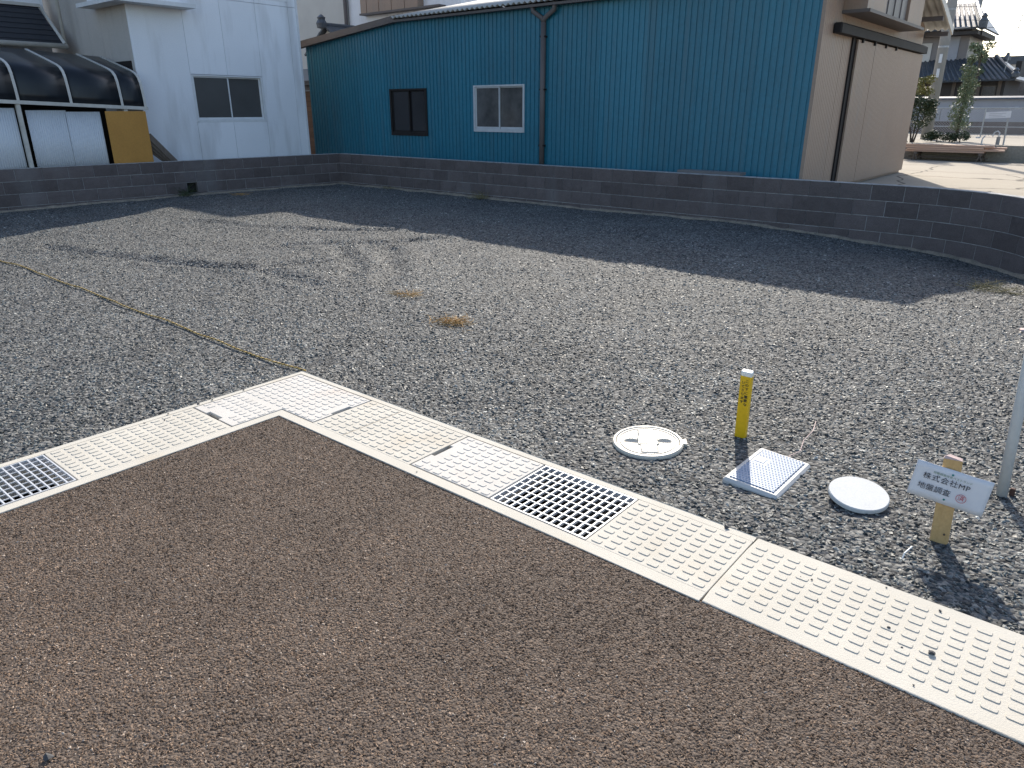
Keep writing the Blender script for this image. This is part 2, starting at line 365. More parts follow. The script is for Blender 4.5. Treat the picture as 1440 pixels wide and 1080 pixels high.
def chip_mesh(name, flat, seed, n=11, mt=None):
    r = random.Random(seed); bm = bmesh.new()
    for k in range(n):
        v = Vector((r.gauss(0, 1), r.gauss(0, 1), r.gauss(0, 1))).normalized() * r.uniform(.85, 1.1)
        bm.verts.new((v.x * .5 * r.uniform(.9, 1.15), v.y * .37, v.z * flat))
    res = bmesh.ops.convex_hull(bm, input=bm.verts)
    bmesh.ops.delete(bm, geom=[g for g in res['geom_interior'] if isinstance(g, bmesh.types.BMVert)], context='VERTS')
    me = bpy.data.meshes.new(name); bm.to_mesh(me); bm.free()
    if mt: me.materials.append(mt)
    return me
def scatter(name, me, chips, tilt, smin, smax, seed, **tags):
    """one object whose faces are covered with instanced stones; vertex attributes dens and scl drive it"""
    c = bpy.data.collections.new(name + '_stones')
    for k, m in enumerate(chips): c.objects.link(bpy.data.objects.new('stone', m))
    o = link(name, me, None, **tags)
    g = bpy.data.node_groups.new(name, 'GeometryNodeTree')
    g.interface.new_socket('Geometry', in_out='INPUT', socket_type='NodeSocketGeometry'); g.interface.new_socket('Geometry', in_out='OUTPUT', socket_type='NodeSocketGeometry')
    N = g.nodes; L = g.links
    gi = N.new('NodeGroupInput'); go = N.new('NodeGroupOutput')
    at = N.new('GeometryNodeInputNamedAttribute'); at.data_type = 'FLOAT'; at.inputs['Name'].default_value = 'dens'
    as_ = N.new('GeometryNodeInputNamedAttribute'); as_.data_type = 'FLOAT'; as_.inputs['Name'].default_value = 'scl'
    dp = N.new('GeometryNodeDistributePointsOnFaces'); dp.inputs['Seed'].default_value = seed
    L.new(gi.outputs[0], dp.inputs['Mesh']); L.new(at.outputs[0], dp.inputs['Density'])
    ci = N.new('GeometryNodeCollectionInfo'); ci.inputs['Collection'].default_value = c; ci.inputs['Separate Children'].default_value = True; ci.inputs['Reset Children'].default_value = True
    rr = N.new('FunctionNodeRandomValue'); rr.data_type = 'FLOAT_VECTOR'; rr.inputs[0].default_value = (-tilt, -tilt, 0); rr.inputs[1].default_value = (tilt, tilt, 6.283)
    rs = N.new('FunctionNodeRandomValue'); rs.data_type = 'FLOAT'; rs.inputs[2].default_value = 0; rs.inputs[3].default_value = 1
    pw = N.new('ShaderNodeMath'); pw.operation = 'POWER'; pw.inputs[1].default_value = 2.0; L.new(rs.outputs[1], pw.inputs[0])
    mr = N.new('ShaderNodeMapRange'); mr.inputs[3].default_value = smin; mr.inputs[4].default_value = smax; L.new(pw.outputs[0], mr.inputs[0])
    mu = N.new('ShaderNodeMath'); mu.operation = 'MULTIPLY'; L.new(mr.outputs[0], mu.inputs[0]); L.new(as_.outputs[0], mu.inputs[1])
    ip = N.new('GeometryNodeInstanceOnPoints'); ip.inputs['Pick Instance'].default_value = True
    L.new(dp.outputs['Points'], ip.inputs['Points']); L.new(ci.outputs[0], ip.inputs['Instance']); L.new(rr.outputs[0], ip.inputs['Rotation']); L.new(mu.outputs[0], ip.inputs['Scale'])
    L.new(ip.outputs[0], go.inputs[0])
    md = o.modifiers.new('scatter', 'NODES'); md.node_group = g
    return o
camp = np.array(cam.location)
def view_mask(x, y, margin=.30):
    """inside the region the photograph looks at, with a margin"""
    dx = x - camp[0]; dy = y - camp[1]; a = R(39.7)
    fw = -math.sin(a) * dx + math.cos(a) * dy; rt = math.cos(a) * dx + math.sin(a) * dy
    zf = fw * math.cos(R(20.9)) + 1.55 * math.sin(R(20.9))
    return (np.abs(rt) < zf * (.715 + margin) + .35) & (fw > -.3)
def set_attr(me, name, arr):
    a = me.attributes.new(name, 'FLOAT', 'POINT'); a.data.foreach_set('value', np.ascontiguousarray(arr, dtype=np.float32))
d = np.hypot(X - camp[0], Y - camp[1])
chips = [chip_mesh('stone', f, 20 + k, 10 + k % 4, M_['stone']) for k, f in enumerate((.20, .26, .32, .22, .28, .36, .24, .30))]
dens = np.clip(6200 * (4.4 / np.maximum(d, 1)) ** 2, 1500, 6200) * view_mask(X, Y)
scl = 1 + .12 * sstep(4, 10, d)
dens *= (np.hypot(X - 2.205, Y - .5) > .20) & ~((np.abs(X - 2.79) < .155) & (np.abs(Y - .575) < .245)) & (np.hypot(X - 3.182, Y - .575) > .115)   # no stones on the lids
me = np_mesh('gravel', X, Y, Zg - .002, F); set_attr(me, 'dens', dens); set_attr(me, 'scl', scl)
scatter('gravel', me, chips, .6, .010, .033, 3, label='loose dark grey crushed stone covering the vacant lot', kind='stuff')

# ------------------------------------------------------------------ brown porous asphalt
X, Y, F = build_grid(.48, 9, -8, -.48, .08, lambda a, b: a > -9)
Za = -.0055 + .004 * vnoise(X, Y, .9, 11) + .002 * vnoise(X, Y, .3, 12)
me = np_mesh('asphalt', X, Y, Za, F)
def asphalt_mat():
    m = bpy.data.materials.new('porous asphalt'); m.use_nodes = True; t = m.node_tree; N = t.nodes; L = t.links; b = N['Principled BSDF']
    b.inputs['Roughness'].default_value = .85; b.inputs['Specular IOR Level'].default_value = .3
    g = N.new('ShaderNodeNewGeometry'); v = N.new('ShaderNodeTexVoronoi'); v.inputs['Scale'].default_value = 130; L.new(g.outputs['Position'], v.inputs['Vector'])
    sp = N.new('ShaderNodeSeparateColor'); L.new(v.outputs['Color'], sp.inputs[0])
    r = N.new('ShaderNodeValToRGB'); e = r.color_ramp.elements; e[0].color = (.045, .033, .026, 1); e[1].color = (.13, .10, .078, 1); L.new(sp.outputs[0], r.inputs[0])
    L.new(r.outputs[0], b.inputs['Base Color'])
    bp = N.new('ShaderNodeBump'); bp.inputs['Distance'].default_value = .005; bp.invert = True; L.new(v.outputs['Distance'], bp.inputs['Height']); L.new(bp.outputs[0], b.inputs['Normal'])
    return m
me.materials.append(asphalt_mat()); link('asphalt', me, kind='structure')
d = np.hypot(X - camp[0], Y - camp[1])
chips = [chip_mesh('grain', f, 60 + k, 12, M_['grain']) for k, f in enumerate((.30, .36, .42, .34))]
me = np_mesh('asphalt_aggregate', X, Y, Za - .0008, F); set_attr(me, 'dens', np.clip(24000 * (3.0 / np.maximum(d, 1)) ** 1.2, 9000, 24000) * view_mask(X, Y)); set_attr(me, 'scl', 1 + .25 * sstep(2.5, 5, d))
scatter('asphalt_aggregate', me, chips, .5, .0062, .0125, 5, label='fine brown stone grains of the porous asphalt', kind='stuff')

# ------------------------------------------------------------------ block walls
def walk(path):
    pts = [Vector(p) for p in path]; L = [0]
    for a, b in zip(pts[:-1], pts[1:]): L.append(L[-1] + (b - a).length)
    def at(s):
        for k in range(len(pts) - 1):
            if s <= L[k + 1] or k == len(pts) - 2:
                t = (pts[k + 1] - pts[k]).normalized(); return pts[k] + t * (s - L[k]), t
    return at, L[-1]
block_meshes = []
for k in range(5):
    mb = MB(); mb.box(0, 0, 0, 1, 1, 1)
    block_meshes.append(None)
def make_block(L, seed):
    r = random.Random(seed); bm = bmesh.new()
    nx, nz = 5, 4
    g = [[bm.verts.new((L * i / (nx - 1), (0 if i in (0, nx - 1) or j in (0, nz - 1) else -r.uniform(.001, .006)), .192 * j / (nz - 1))) for i in range(nx)] for j in range(nz)]
    for j in range(nz - 1):
        for i in range(nx - 1): bm.faces.new((g[j][i], g[j][i + 1], g[j + 1][i + 1], g[j + 1][i]))
    b = {}
    bv = [bm.verts.new((x, .12, z)) for x, z in ((0, 0), (L, 0), (L, .192), (0, .192))]
    bm.faces.new(bv[::-1])
    bm.faces.new(g[nz - 1][:] + [bv[2], bv[3]]); bm.faces.new(g[0][::-1] + [bv[0], bv[1]])
    bm.faces.new([g[j][nx - 1] for j in range(nz)][::-1] + [bv[2], bv[1]][::1]); bm.faces.new([g[j][0] for j in range(nz)] + [bv[3], bv[0]])
    bmesh.ops.recalc_face_normals(bm, faces=bm.faces)
    me = bpy.data.meshes.new('block'); bm.to_mesh(me); bm.free(); me.materials.append(M_['block']); return me
BM = {L: [make_block(L, 100 + k) for k in range(4)] for L in (.392, .192)}
def block_wall(path, label, skip=(), start=0., closed_end=True):
    at, T = walk(path); p0 = at(0)[0]
    rt = root('block_wall', (p0.x, p0.y, 0), label, 'wall', 'block walls round the gravel lot')
    core = MB(); foot = MB(); r = random.Random(len(path))
    for c in range(4):
        z = .444 - .2 * c; s = -.2 if c % 2 else 0.
        while s < T - .05:
            L = .392
            a = max(s, 0); Lb = .392 if s >= 0 else .192
            if (c, round(a, 1)) in skip:
                s += .4; continue
            p, t = at(a + .2); ang = math.atan2(t.y, t.x); q, t2 = at(a); ang = math.atan2((at(min(a + Lb, T))[0] - q).y, (at(min(a + Lb, T))[0] - q).x)
            dz = r.uniform(-.001, .001)
            link('block', r.choice(BM[Lb]), rt, (q.x - p0.x, q.y - p0.y, z + dz), (0, 0, ang + r.uniform(-.002, .002)))
            M = Matrix.Translation((q.x, q.y, 0)) @ Matrix.Rotation(ang, 4, 'Z')
            zt = z + .2 if c else z + .188
            core.box(-.006, .003, z - .008, Lb + .006, .114, zt - .008, M)
            s += .4
    core.build('mortar', M_['mortar'], rt, world=True)
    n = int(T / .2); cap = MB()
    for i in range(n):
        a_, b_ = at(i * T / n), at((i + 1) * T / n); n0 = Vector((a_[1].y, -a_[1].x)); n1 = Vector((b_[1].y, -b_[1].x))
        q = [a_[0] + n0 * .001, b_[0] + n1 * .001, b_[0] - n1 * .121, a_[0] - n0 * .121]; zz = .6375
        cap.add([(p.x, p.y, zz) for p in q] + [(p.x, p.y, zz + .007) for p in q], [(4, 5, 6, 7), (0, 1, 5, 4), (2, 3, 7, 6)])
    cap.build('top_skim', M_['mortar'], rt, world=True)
    for (c_, s_) in skip:
        q2, t2_ = at(s_ + .2); link('block', BM[.192][0], rt, (q2.x - p0.x, q2.y - p0.y, .044), (0, 0, math.atan2(t2_.y, t2_.x)))
        q, t_ = at(s_); M = Matrix.Translation((q.x, q.y, 0)) @ Matrix.Rotation(math.atan2(t_.y, t_.x), 4, 'Z')
        MB().box(-.01, .085, -.05, .41, .10, .244, M).build('hole_shade', M_['dark_trim'], rt, world=True)  # dark sheet behind the missing block paints the shade inside the gap
    n = int(T / .12)
    def P(i, j):
        s_ = i * T / n; q, t = at(s_); nr = Vector((t.y, -t.x)); prof = [(.02, .03), (-.02 + 0, .028), (.045, .02), (.085, -.02), (.12, -.06)][j]
        jit = (math.sin(i * 1.7) + math.sin(i * .61 + 2) + r.uniform(-1, 1)) * .008
        xy = q + nr * (prof[0] + (jit if j >= 2 else 0)); return (xy.x, xy.y, float(gh(xy.x, xy.y)) + prof[1] + jit + .01)
    P0 = P
    def Pw(i, j):
        s_ = min(i * T / n, T); q, t = at(s_); nr = Vector((t.y, -t.x)); o, zz = [(-.03, .03), (.03, .026), (.06, .012), (.10, -.03)][j]
        jit = (math.sin(i * 1.7) + math.sin(i * .61 + 2)) * .007 + r.uniform(-.008, .008)
        xy = q + nr * (o + (jit if j >= 2 else 0)); return (xy.x, xy.y, float(gh(xy.x, xy.y)) + zz + jit * (j > 0))
    foot.sheet(Pw, n + 1, 4)
    foot.build('footing', M_['footing'], rt, world=True, smooth=True)
    return rt
block_wall(far_path, 'low dark grey concrete block wall in front of the blue shed, curving at its right end')
block_wall(left_path, 'low dark grey concrete block wall in front of the white house and cycle shelter', skip=((2, 6.0),))

# ------------------------------------------------------------------ concrete drain strip
def pad_mesh(a, b, h=.0026):
    def rr(a, b, r, z):
        out = []
        for (sx, sy, a0) in ((1, 1, 0), (-1, 1, 90), (-1, -1, 180), (1, -1, 270)):
            for k in range(4):
                an = R(a0 + 30 * k); out.append((sx * (a / 2 - r) + r * math.cos(an), sy * (b / 2 - r) + r * math.sin(an), z))
        return out
    lo = rr(a, b, .0075, -.002); hi = rr(a - .003, b - .003, .0065, h)
    n = len(lo); mb = MB(); mb.add(lo + hi, [(k, (k + 1) % n, n + (k + 1) % n, n + k) for k in range(n)] + [tuple(range(n, 2 * n))])
    return mb
PADX = pad_mesh(.044, .027).mesh('raised_pad'); PADX.materials.append(M_['concrete'])
PADY = pad_mesh(.027, .044).mesh('raised_pad'); PADY.materials.append(M_['concrete'])
PADC = pad_mesh(.042, .027).mesh('raised_pad'); PADC.materials.append(M_['cover'])
PADCY = pad_mesh(.027, .042).mesh('raised_pad'); PADCY.materials.append(M_['cover'])
yrows = [-.0615 - .0443 * k for k in range(9)]        # nine pads across the strip
def pads_x(rt, x0, n, me, skip=lambda x, y: False, pitch=.0605):
    o = Vector(rt.location)
    for i in range(n):
        for y in yrows:
            x = x0 + pitch * i
            if not skip(x, y): link('raised_pad', me, rt, (x - o.x, y - o.y, -o.z))
def pads_y(rt, y0, n, me, skip=lambda x, y: False, pitch=.0605):
    o = Vector(rt.location)
    for i in range(n):
        for k in range(9):
            x = -yrows[k]; y = y0 - pitch * i
            if not skip(x, y): link('raised_pad', me, rt, (x - o.x, y - o.y, -o.z))
EO = .50                                             # strip width
XE = (.725, 1.473, 1.972, 2.468, 2.972, 4.972)
# corner drain block
cb = root('drain_block', (0, 0, 0), 'pale concrete drain block with the L-shaped bend at the asphalt corner', 'drain', 'drain blocks along the asphalt')
b = MB(); D = -.16
b.prism([(0, 0), (0, -2.0), (.036, -2.0), (.036, -.036), (2.97, -.036), (2.97, 0)][::-1], D, 0)                # outer rim
b.prism([(EO, -EO), (2.97, -EO), (2.97, -.444), (.444, -.444), (.444, -2.0), (EO, -2.0)], D, 0)    # inner rim
b.box(.7251, -.4439, D, 1.4728, -.0361, -.0004); b.box(2.4685, -.4439, D, 2.9698, -.0361, -.0004)
b.box(.0361, -1.4935, D, .4439, -.746, -.0004)
bevel(b.build('body', M_['concrete'], cb), .004)
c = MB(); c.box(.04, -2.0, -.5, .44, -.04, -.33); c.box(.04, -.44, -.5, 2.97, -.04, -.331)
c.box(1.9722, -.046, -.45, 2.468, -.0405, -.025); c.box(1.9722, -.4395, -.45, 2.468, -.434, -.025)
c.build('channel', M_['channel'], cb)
pads_x(cb, 2.505, 8, PADX); pads_x(cb, .765, 12, PADX); pads_y(cb, -.785, 12, PADY)
# joint line of the short top slab
j = MB(); j.box(.973, -.44, -.0005, .9765, -.04, .0004); j.build('joint', M_['footing'], cb)
# long straight block to the right
lb = root('drain_block', (2.9722, 0, 0), 'long pale concrete drain block with rows of raised pads in the right foreground', 'drain', 'drain blocks along the asphalt')
b = MB(); b.prism([(.004, -.003), (.0, -.10), (0, -.42), (.005, -EO + .006), (1.99, -EO), (1.99, 0)], D, -.0002)
bevel(b.build('body', M_['concrete'], lb), .004); pads_x(lb, 3.014, 33, PADX)
# corner cover plate
cc = root('corner_cover', (0, 0, 0), 'L-shaped concrete cover plate at the corner of the drain strip', 'drain cover')
b = MB(); z1 = .001
b.prism([(.042, -.042), (.042, -.738), (.168, -.738), (.168, -.715), (.296, -.715), (.296, -.738), (.436, -.738), (.436, -.436), (.717, -.436), (.717, -.305), (.697, -.305), (.697, -.177), (.717, -.177), (.717, -.042)], -.09, z1)
bevel(b.build('plate', M_['cover'], cc), .003)
def skc(x, y): return x > .69 or (x < .5 and False)
for i in range(11):
    for y in yrows:
        x = .076 + .0605 * i
        if x < .69 and not (x > .665 and -.32 < y < -.16): link('raised_pad', PADC, cc, (x, y, z1))
for i in range(4):
    for k in range(9):
        x = -yrows[k]; y = -.49 - .0605 * i
        if not (y < -.66 and .15 < x < .31): link('raised_pad', PADCY, cc, (x, y, z1))
s_ = MB(); s_.box(.15, -.742, -.05, .31, -.716, -.022); s_.box(.698, -.32, -.05, .722, -.165, -.022); s_.build('lifting_slot', M_['channel'], cc)
# straight cover
sc_ = root('drain_cover', (1.473, 0, 0), 'square concrete drain cover with a lifting slot beside the foreground grating', 'drain cover')
b = MB(); b.prism([(.008, -.042), (.008, -.177), (.03, -.177), (.03, -.305), (.008, -.305), (.008, -.437), (.492, -.437), (.492, -.042)], -.09, z1)
bevel(b.build('plate', M_['cover'], sc_), .003)
for i in range(8):
    for y in yrows:
        x = .042 + .0592 * i
        if not (i == 0 and -.33 < y < -.15): link('raised_pad', PADC, sc_, (x, y, z1))
s_ = MB(); s_.box(.002, -.32, -.05, .034, -.165, -.022); s_.build('lifting_slot', M_['channel'], sc_)
# gratings
def grating(loc, rotz, nb, nc, label):
    g = root('drain_grating', loc, label, 'grating', 'steel drain gratings', (0, 0, rotz))
    Lx, Ly = .488, .394
    f = MB(); f.box(0, 0, -.04, Lx, .006, 0); f.box(0, Ly - .006, -.04, Lx, Ly, 0); f.box(0, .006, -.04, .006, Ly - .006, 0); f.box(Lx - .006, .006, -.04, Lx, Ly - .006, 0)
    f.build('frame', M_['galv'], g)
    bar = MB().box(-.0030, .006, -.012, .0030, Ly - .006, -.0005).mesh('bearing_bar'); bar.materials.append(M_['galv'])
    for k in range(1, nb): link('bearing_bar', bar, g, (Lx * k / nb, 0, 0))
    cr = MB().box(.006, -.0020, -.006, Lx - .006, .0020, -.0015).mesh('cross_bar'); cr.materials.append(M_['galv'])
    for k in range(1, nc): link('cross_bar', cr, g, (0, Ly * k / nc, 0))
    return g
grating((1.976, -.437, .001), 0, 14, 8, 'galvanised steel grating in the drain strip right of the square cover')
grating((.437, -1.988, .001), R(90), 14, 8, 'galvanised steel grating in the drain strip at the left edge')
STR = [chip_mesh('stray_stone', .3, 300 + k, 12, M_['stray']) for k in range(3)]
def stray(x, y, s, label, z=.0):
    o = link('stray_stone', STR[random.randrange(3)], None, (x, y, z + s * .25), (random.uniform(-.3, .3), random.uniform(-.3, .3), random.uniform(0, 6)), label=label, cat='stone', group='stones on the drain strip')
    o.scale = (s, s, s)
CRUMB = 'tiny dark stone crumb on the long drain block in the right foreground'
LEFTS = 'small dark stone on the outer rim of the left arm of the drain strip'
for (x, y, s, lab) in ((2.85, -.015, .026, 'dark stone on the drain rim just left of the block joint'), (3.61, -.045, .017, 'dark stone on the plain outer rim of the long drain block near the sign shadow'), (3.5, -.24, .014, 'second largest dark stone among the pads of the long drain block'),
                       (3.632, -.287, .026, 'largest dark stone lying among the pads of the long drain block'), (3.555, -.312, .01, CRUMB), (3.28, -.25, .010, CRUMB), (3.225, -.14, .010, CRUMB), (3.19, -.15, .008, CRUMB), (3.62, -.46, .009, CRUMB), (3.44, -.02, .008, CRUMB),
                       (.03, -.88, .018, LEFTS), (.05, -1.02, .014, LEFTS), (.02, -.62, .016, LEFTS), (.09, -.93, .012, LEFTS), (.015, -.42, .015, LEFTS), (.012, -.70, .02, LEFTS), (1.56, -.475, .010, 'tiny dark stone on the inner drain rim beside the square cover')):
    stray(x, y, s, lab)
o = link('loose_pebble', STR[1], None, (1.97, -2.15, .004), (0, .2, 1), label='single pale pebble lying on the brown asphalt', cat='stone'); o.scale = (.03, .03, .026)

# ------------------------------------------------------------------ blue shed
SY = 9.2; SX0 = -12.45; SX1 = -.1; ZG = .3; EZ = 3.36
shed = root('metal_shed', (-6, 12, .3), 'long shed with blue ribbed steel front and beige end wall', 'shed')
def topz(x): return EZ - .02 - max(0, (-9.1 - x)) * .098
win = [(-9.46, -8.29, 1.03, 1.985), (-6.90, -5.585, 1.15, 2.01)]
PITCH = .105
nsheet = 13; wsh = (SX1 - SX0) / nsheet
def rib_profile(x):
    t = ((x - SX0) / PITCH) % 1.
    return -.012 if t < .70 else (.0 if .76 < t < .94 else -.006)
def ribbed(x0, x1, z0, z1, zt=None):
    """ribbed sheet between z0 and z1(x)"""
    mb = MB(); xs = []
    k = math.floor((x0 - SX0) / PITCH) - 1
    while True:
        base = SX0 + k * PITCH
        if base > x1: break
        for t, y in ((.02, -.014), (.70, -.014), (.74, 0), (.98, 0)): 
            xs.append((base + t * PITCH, y))
        k += 1
    ins = [(x, y) for x, y in xs if x0 < x < x1]
    ylo = [y for x, y in xs if x <= x0][-1:] or [-.014]; yhi = [y for x, y in xs if x >= x1][:1] or [-.014]
    pr = [(x0, ylo[0])] + ins + [(x1, yhi[0])]
    zf = zt or (lambda x: z1)
    mb.sheet(lambda i, j: (pr[i][0], SY + pr[i][1], z0 if j == 0 else zf(pr[i][0])), len(pr), 2)
    return mb
for k in range(nsheet):
    a = SX0 + k * wsh; bb = a + wsh - .002
    pieces = [(a, bb, ZG, None)]
    for (wx0, wx1, wz0, wz1) in win:
        new = []
        for (p0, p1, q0, q1) in pieces:
            lo, hi = max(p0, wx0), min(p1, wx1)
            if lo >= hi: new.append((p0, p1, q0, q1)); continue
            if p0 < lo: new.append((p0, lo, q0, q1))
            if hi < p1: new.append((hi, p1, q0, q1))
            new.append((lo, hi, q0, wz0)); new.append((lo, hi, wz1, q1))
        pieces = new
    mb = MB()
    for (p0, p1, q0, q1) in pieces:
        t = ribbed(p0, p1, q0, q1, topz if q1 is None else None); mb.add(t.v, t.f)
    o = mb.build('siding_sheet', M_['blue'], shed, world=True); solidify(o, .0012)
# inner wall body: frame behind the sheets, with openings left free
core = MB()
segs = [(SX0 + .02, win[0][0]), (win[0][1], win[1][0]), (win[1][1], SX1 - .02)]
for (a, bb) in segs: core.prism([(a, ZG), (bb, ZG), (bb, topz(bb) - .03)] + ([(-9.1, EZ - .06)] if a < -9.1 < bb else []) + [(a, topz(a) - .03)], SY + .02, SY + .10, Matrix(((1, 0, 0, 0), (0, 0, 1, 0), (0, 1, 0, 0), (0, 0, 0, 1))))
for (wx0, wx1, wz0, wz1) in win:
    core.box(wx0, SY + .02, ZG, wx1, SY + .10, wz0); core.box(wx0, SY + .02, wz1, wx1, SY + .10, topz(wx0) - .04)
core.box(SX0 + .02, SY + .5, ZG, SX1 - .4, 15.28, 3.0)
core.build('inner_wall', M_['darkwood'], shed, world=True)
def sliding_window(par, x0, x1, z0, z1, y, fm, gm, fw=.045, sill=.06, world=True, kids=None, axis='x', name='window', back=.06):
    """two-sash sliding window in the plane y (facing -y); axis 'y' puts it in the plane x=y facing +x"""
    if axis == 'x': T = Matrix.Identity(4)
    else: T = Matrix(((0, -1, 0, y), (1, 0, 0, 0), (0, 0, 1, 0), (0, 0, 0, 1)))
    yy = y if axis == 'x' else 0
    f = MB()
    f.box(x0 - .01, yy - .03, z0 - .01, x0 + fw, yy + .08, z1 + .01, T); f.box(x1 - fw, yy - .03, z0 - .01, x1 + .01, yy + .08, z1 + .01, T)
    f.box(x0 + fw, yy - .03, z1 - fw * .6, x1 - fw, yy + .08, z1 + .01, T); f.box(x0 + fw, yy - .032, z0 - .012, x1 - fw, yy + .08, z0 + sill, T)
    wo = f.build(name, fm, par, world=world)
    xm = (x0 + x1) / 2; c0 = (x0 + fw, z0 + sill); c1 = (x1 - fw, z1 - fw * .6)
    for n, (a, bb, dy) in enumerate(((c0[0], xm + .018, .0), (xm - .018, c1[0], .03))):
        s = MB(); t = .026
        s.box(a, yy + dy, c0[1], a + t, yy + dy + .025, c1[1], T); s.box(bb - t, yy + dy, c0[1], bb, yy + dy + .025, c1[1], T)
        s.box(a + t, yy + dy, c0[1], bb - t, yy + dy + .025, c0[1] + t * 1.4, T); s.box(a + t, yy + dy, c1[1] - t, bb - t, yy + dy + .025, c1[1], T)
        s.build('sash', fm, wo, world=world)
        p = MB(); p.box(a + t, yy + dy + .009, c0[1] + t * 1.4, bb - t, yy + dy + .015, c1[1] - t, T); p.build('pane', gm, wo, world=world)
    return wo
sliding_window(shed, *win[0], SY, M_['dark_trim'], M_['darkglass'])
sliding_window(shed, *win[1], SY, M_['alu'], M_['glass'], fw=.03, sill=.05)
# fascia, roof, gutter
t = MB(); M1 = Matrix(((1, 0, 0, 0), (0, 0, 1, 0), (0, 1, 0, 0), (0, 0, 0, 1)))
t.prism([(SX0 - .2, topz(SX0) - .055), (-9.05, EZ - .05), (-9.05, EZ + .07), (SX0 - .2, topz(SX0) + .09)], SY - .16, SY - .03, M1)
t.build('fascia', M_['brown_trim'], shed, world=True)
t = MB(); t.box(-9.05, SY - .17, EZ - .055, .30, SY - .05, EZ - .012); t.build('eave_board', M_['brown_trim'], shed, world=True)
t = MB(); RY = 12.35; RZ = 4.05
def wave(x): return .024 * math.sin(2 * math.pi * x / .13)
nx = int((.35 + 9.1) / .0325)
for q in range(10):
    a = -9.1 + .945 * q; n = 30
    mb = MB(); mb.sheet(lambda i, j: (a + .945 * i / (n - 1), SY - .22 + j * (RY - SY + .22), EZ + .030 + wave(a + .945 * i / (n - 1)) + j * (RZ - EZ)), n, 2)
    solidify(mb.build('roof_sheet', M_['corr'], shed, world=True, smooth=True), .006)
    mb = MB(); mb.sheet(lambda i, j: (a + .945 * i / (n - 1), RY + j * (15.55 - RY), RZ + .02 + wave(a + .945 * i / (n - 1)) + j * (3.06 - RZ)), n, 2)
    solidify(mb.build('roof_sheet', M_['corr'], shed, world=True, smooth=True), .006)
t = MB(); t.add([(SX0 - .2, SY - .16, topz(SX0) + .09), (-9.1, SY - .16, EZ + .07), (-9.1, RY, RZ), (SX0 - .2, RY, RZ - .5)], [(0, 1, 2, 3)])
t.add([(SX0 - .2, RY, RZ - .5), (-9.1, RY, RZ), (-9.1, 15.5, 3.06), (SX0 - .2, 15.5, 2.8)], [(0, 1, 2, 3)])
solidify(t.build('lower_roof', M_['brown_trim'], shed, world=True), .02)
# rake trim of the end wall (white edge) and soffit purlins
t = MB()
for (y0, z0, y1, z1) in ((SY - .24, EZ + .02, RY, RZ + .04), (RY, RZ + .04, 15.58, 3.07)):
    t.add([(.335, y0, z0 - .10), (.365, y0, z0 - .10), (.365, y1, z1 - .10), (.335, y1, z1 - .10), (.335, y0, z0 + .03), (.365, y0, z0 + .03), (.365, y1, z1 + .03), (.335, y1, z1 + .03)], [(0, 3, 2, 1), (4, 5, 6, 7), (0, 1, 5, 4), (1, 2, 6, 5), (2, 3, 7, 6), (3, 0, 4, 7)])
t.build('rake_trim', M_['rib'], shed, world=True)
for y, z in ((9.9, 3.44), (11.3, 3.74), (13.4, 3.63), (14.6, 3.26), (15.3, 3.04)):
    t = MB(); t.box(-.08, y, z - .10, .33, y + .08, z - .02); t.build('purlin', M_['brown_trim'], shed, world=True)
# gutter + downpipe
dpipe = MB(); px = -5.1
dpipe.tube([(px, SY - .07, .3), (px, SY - .07, 3.05)], .05, 12)
dpipe.build('downpipe', M_['brown_trim'], shed, world=True, smooth=True)
t = MB(); t.tube([(px, SY - .07, 3.04), (px - .03, SY - .07, 3.12), (px - .22, SY - .10, 3.24), (px - .24, SY - .12, 3.36)], .042, 10)
t.tube([(px, SY - .07, 3.04), (px + .03, SY - .07, 3.12), (px + .26, SY - .10, 3.24), (px + .28, SY - .12, 3.36)], .042, 10)
t.build('pipe_elbow', M_['brown_trim'], shed, world=True, smooth=True)
for z in (.9, 1.9, 2.8):
    t = MB(); t.box(px - .058, SY - .10, z, px + .058, SY - .018, z + .03); t.build('pipe_bracket', M_['dark_trim'], shed, world=True)
# beige gable end: vertical fine-ribbed panels
def gz(y): return (EZ + (RZ - EZ) * (y - SY + .2) / (RY - SY + .2) if y < RY else RZ - (RZ - 3.06) * (y - RY) / (15.55 - RY)) - .03
def beige_panel(y0, y1, z0, z1, x=SX1, name='end_panel', pitch=.075):
    n = max(2, int(round((y1 - y0) / pitch))); prof = []
    for k in range(n):
        for t_, dx in ((0, 0), (.82, 0), (.88, -.006), (.96, -.006)): prof.append((y0 + (k + t_) * (y1 - y0) / n, dx))
    prof.append((y1, 0))
    return MB().sheet(lambda i, j: (x + prof[i][1], prof[i][0], z0 if j == 0 else (z1 if z1 else gz(prof[i][0]))), len(prof), 2)
ys = [SY - .012, 10.2, 10.98, 11.98, 13.0, 14.0, 15.3]
for a, bb in zip(ys[:-1], ys[1:]):
    o = beige_panel(a, bb - .006, .3, None).build('end_panel', M_['beige'], shed, world=True); solidify(o, .002, 1)
t = MB(); t.box(SX1 - .045, SY - .022, .3, SX1 + .008, SY + .012, gz(SY)); t.build('corner_trim', M_['beige'], shed, world=True)
for (a, bb, dx) in ((10.75, 11.73, .05), (11.74, 13.35, .052), (13.36, 15.22, .048)):
    o = beige_panel(a, bb, .36, 2.60, SX1 + dx + .02, 'sliding_door').build('sliding_door', M_['beige'], shed, world=True); solidify(o, .03, -1)
t = MB(); t.box(SX1 + .004, 10.60, .3, SX1 + .03, 10.745, 2.66); t.build('door_gap', M_['dark_trim'], shed, world=True)
t = MB(); t.box(SX1 + .004, 9.62, 2.62, SX1 + .13, 15.28, 2.76, bev=.02); t.build('door_rail', M_['dark_trim'], shed, world=True)
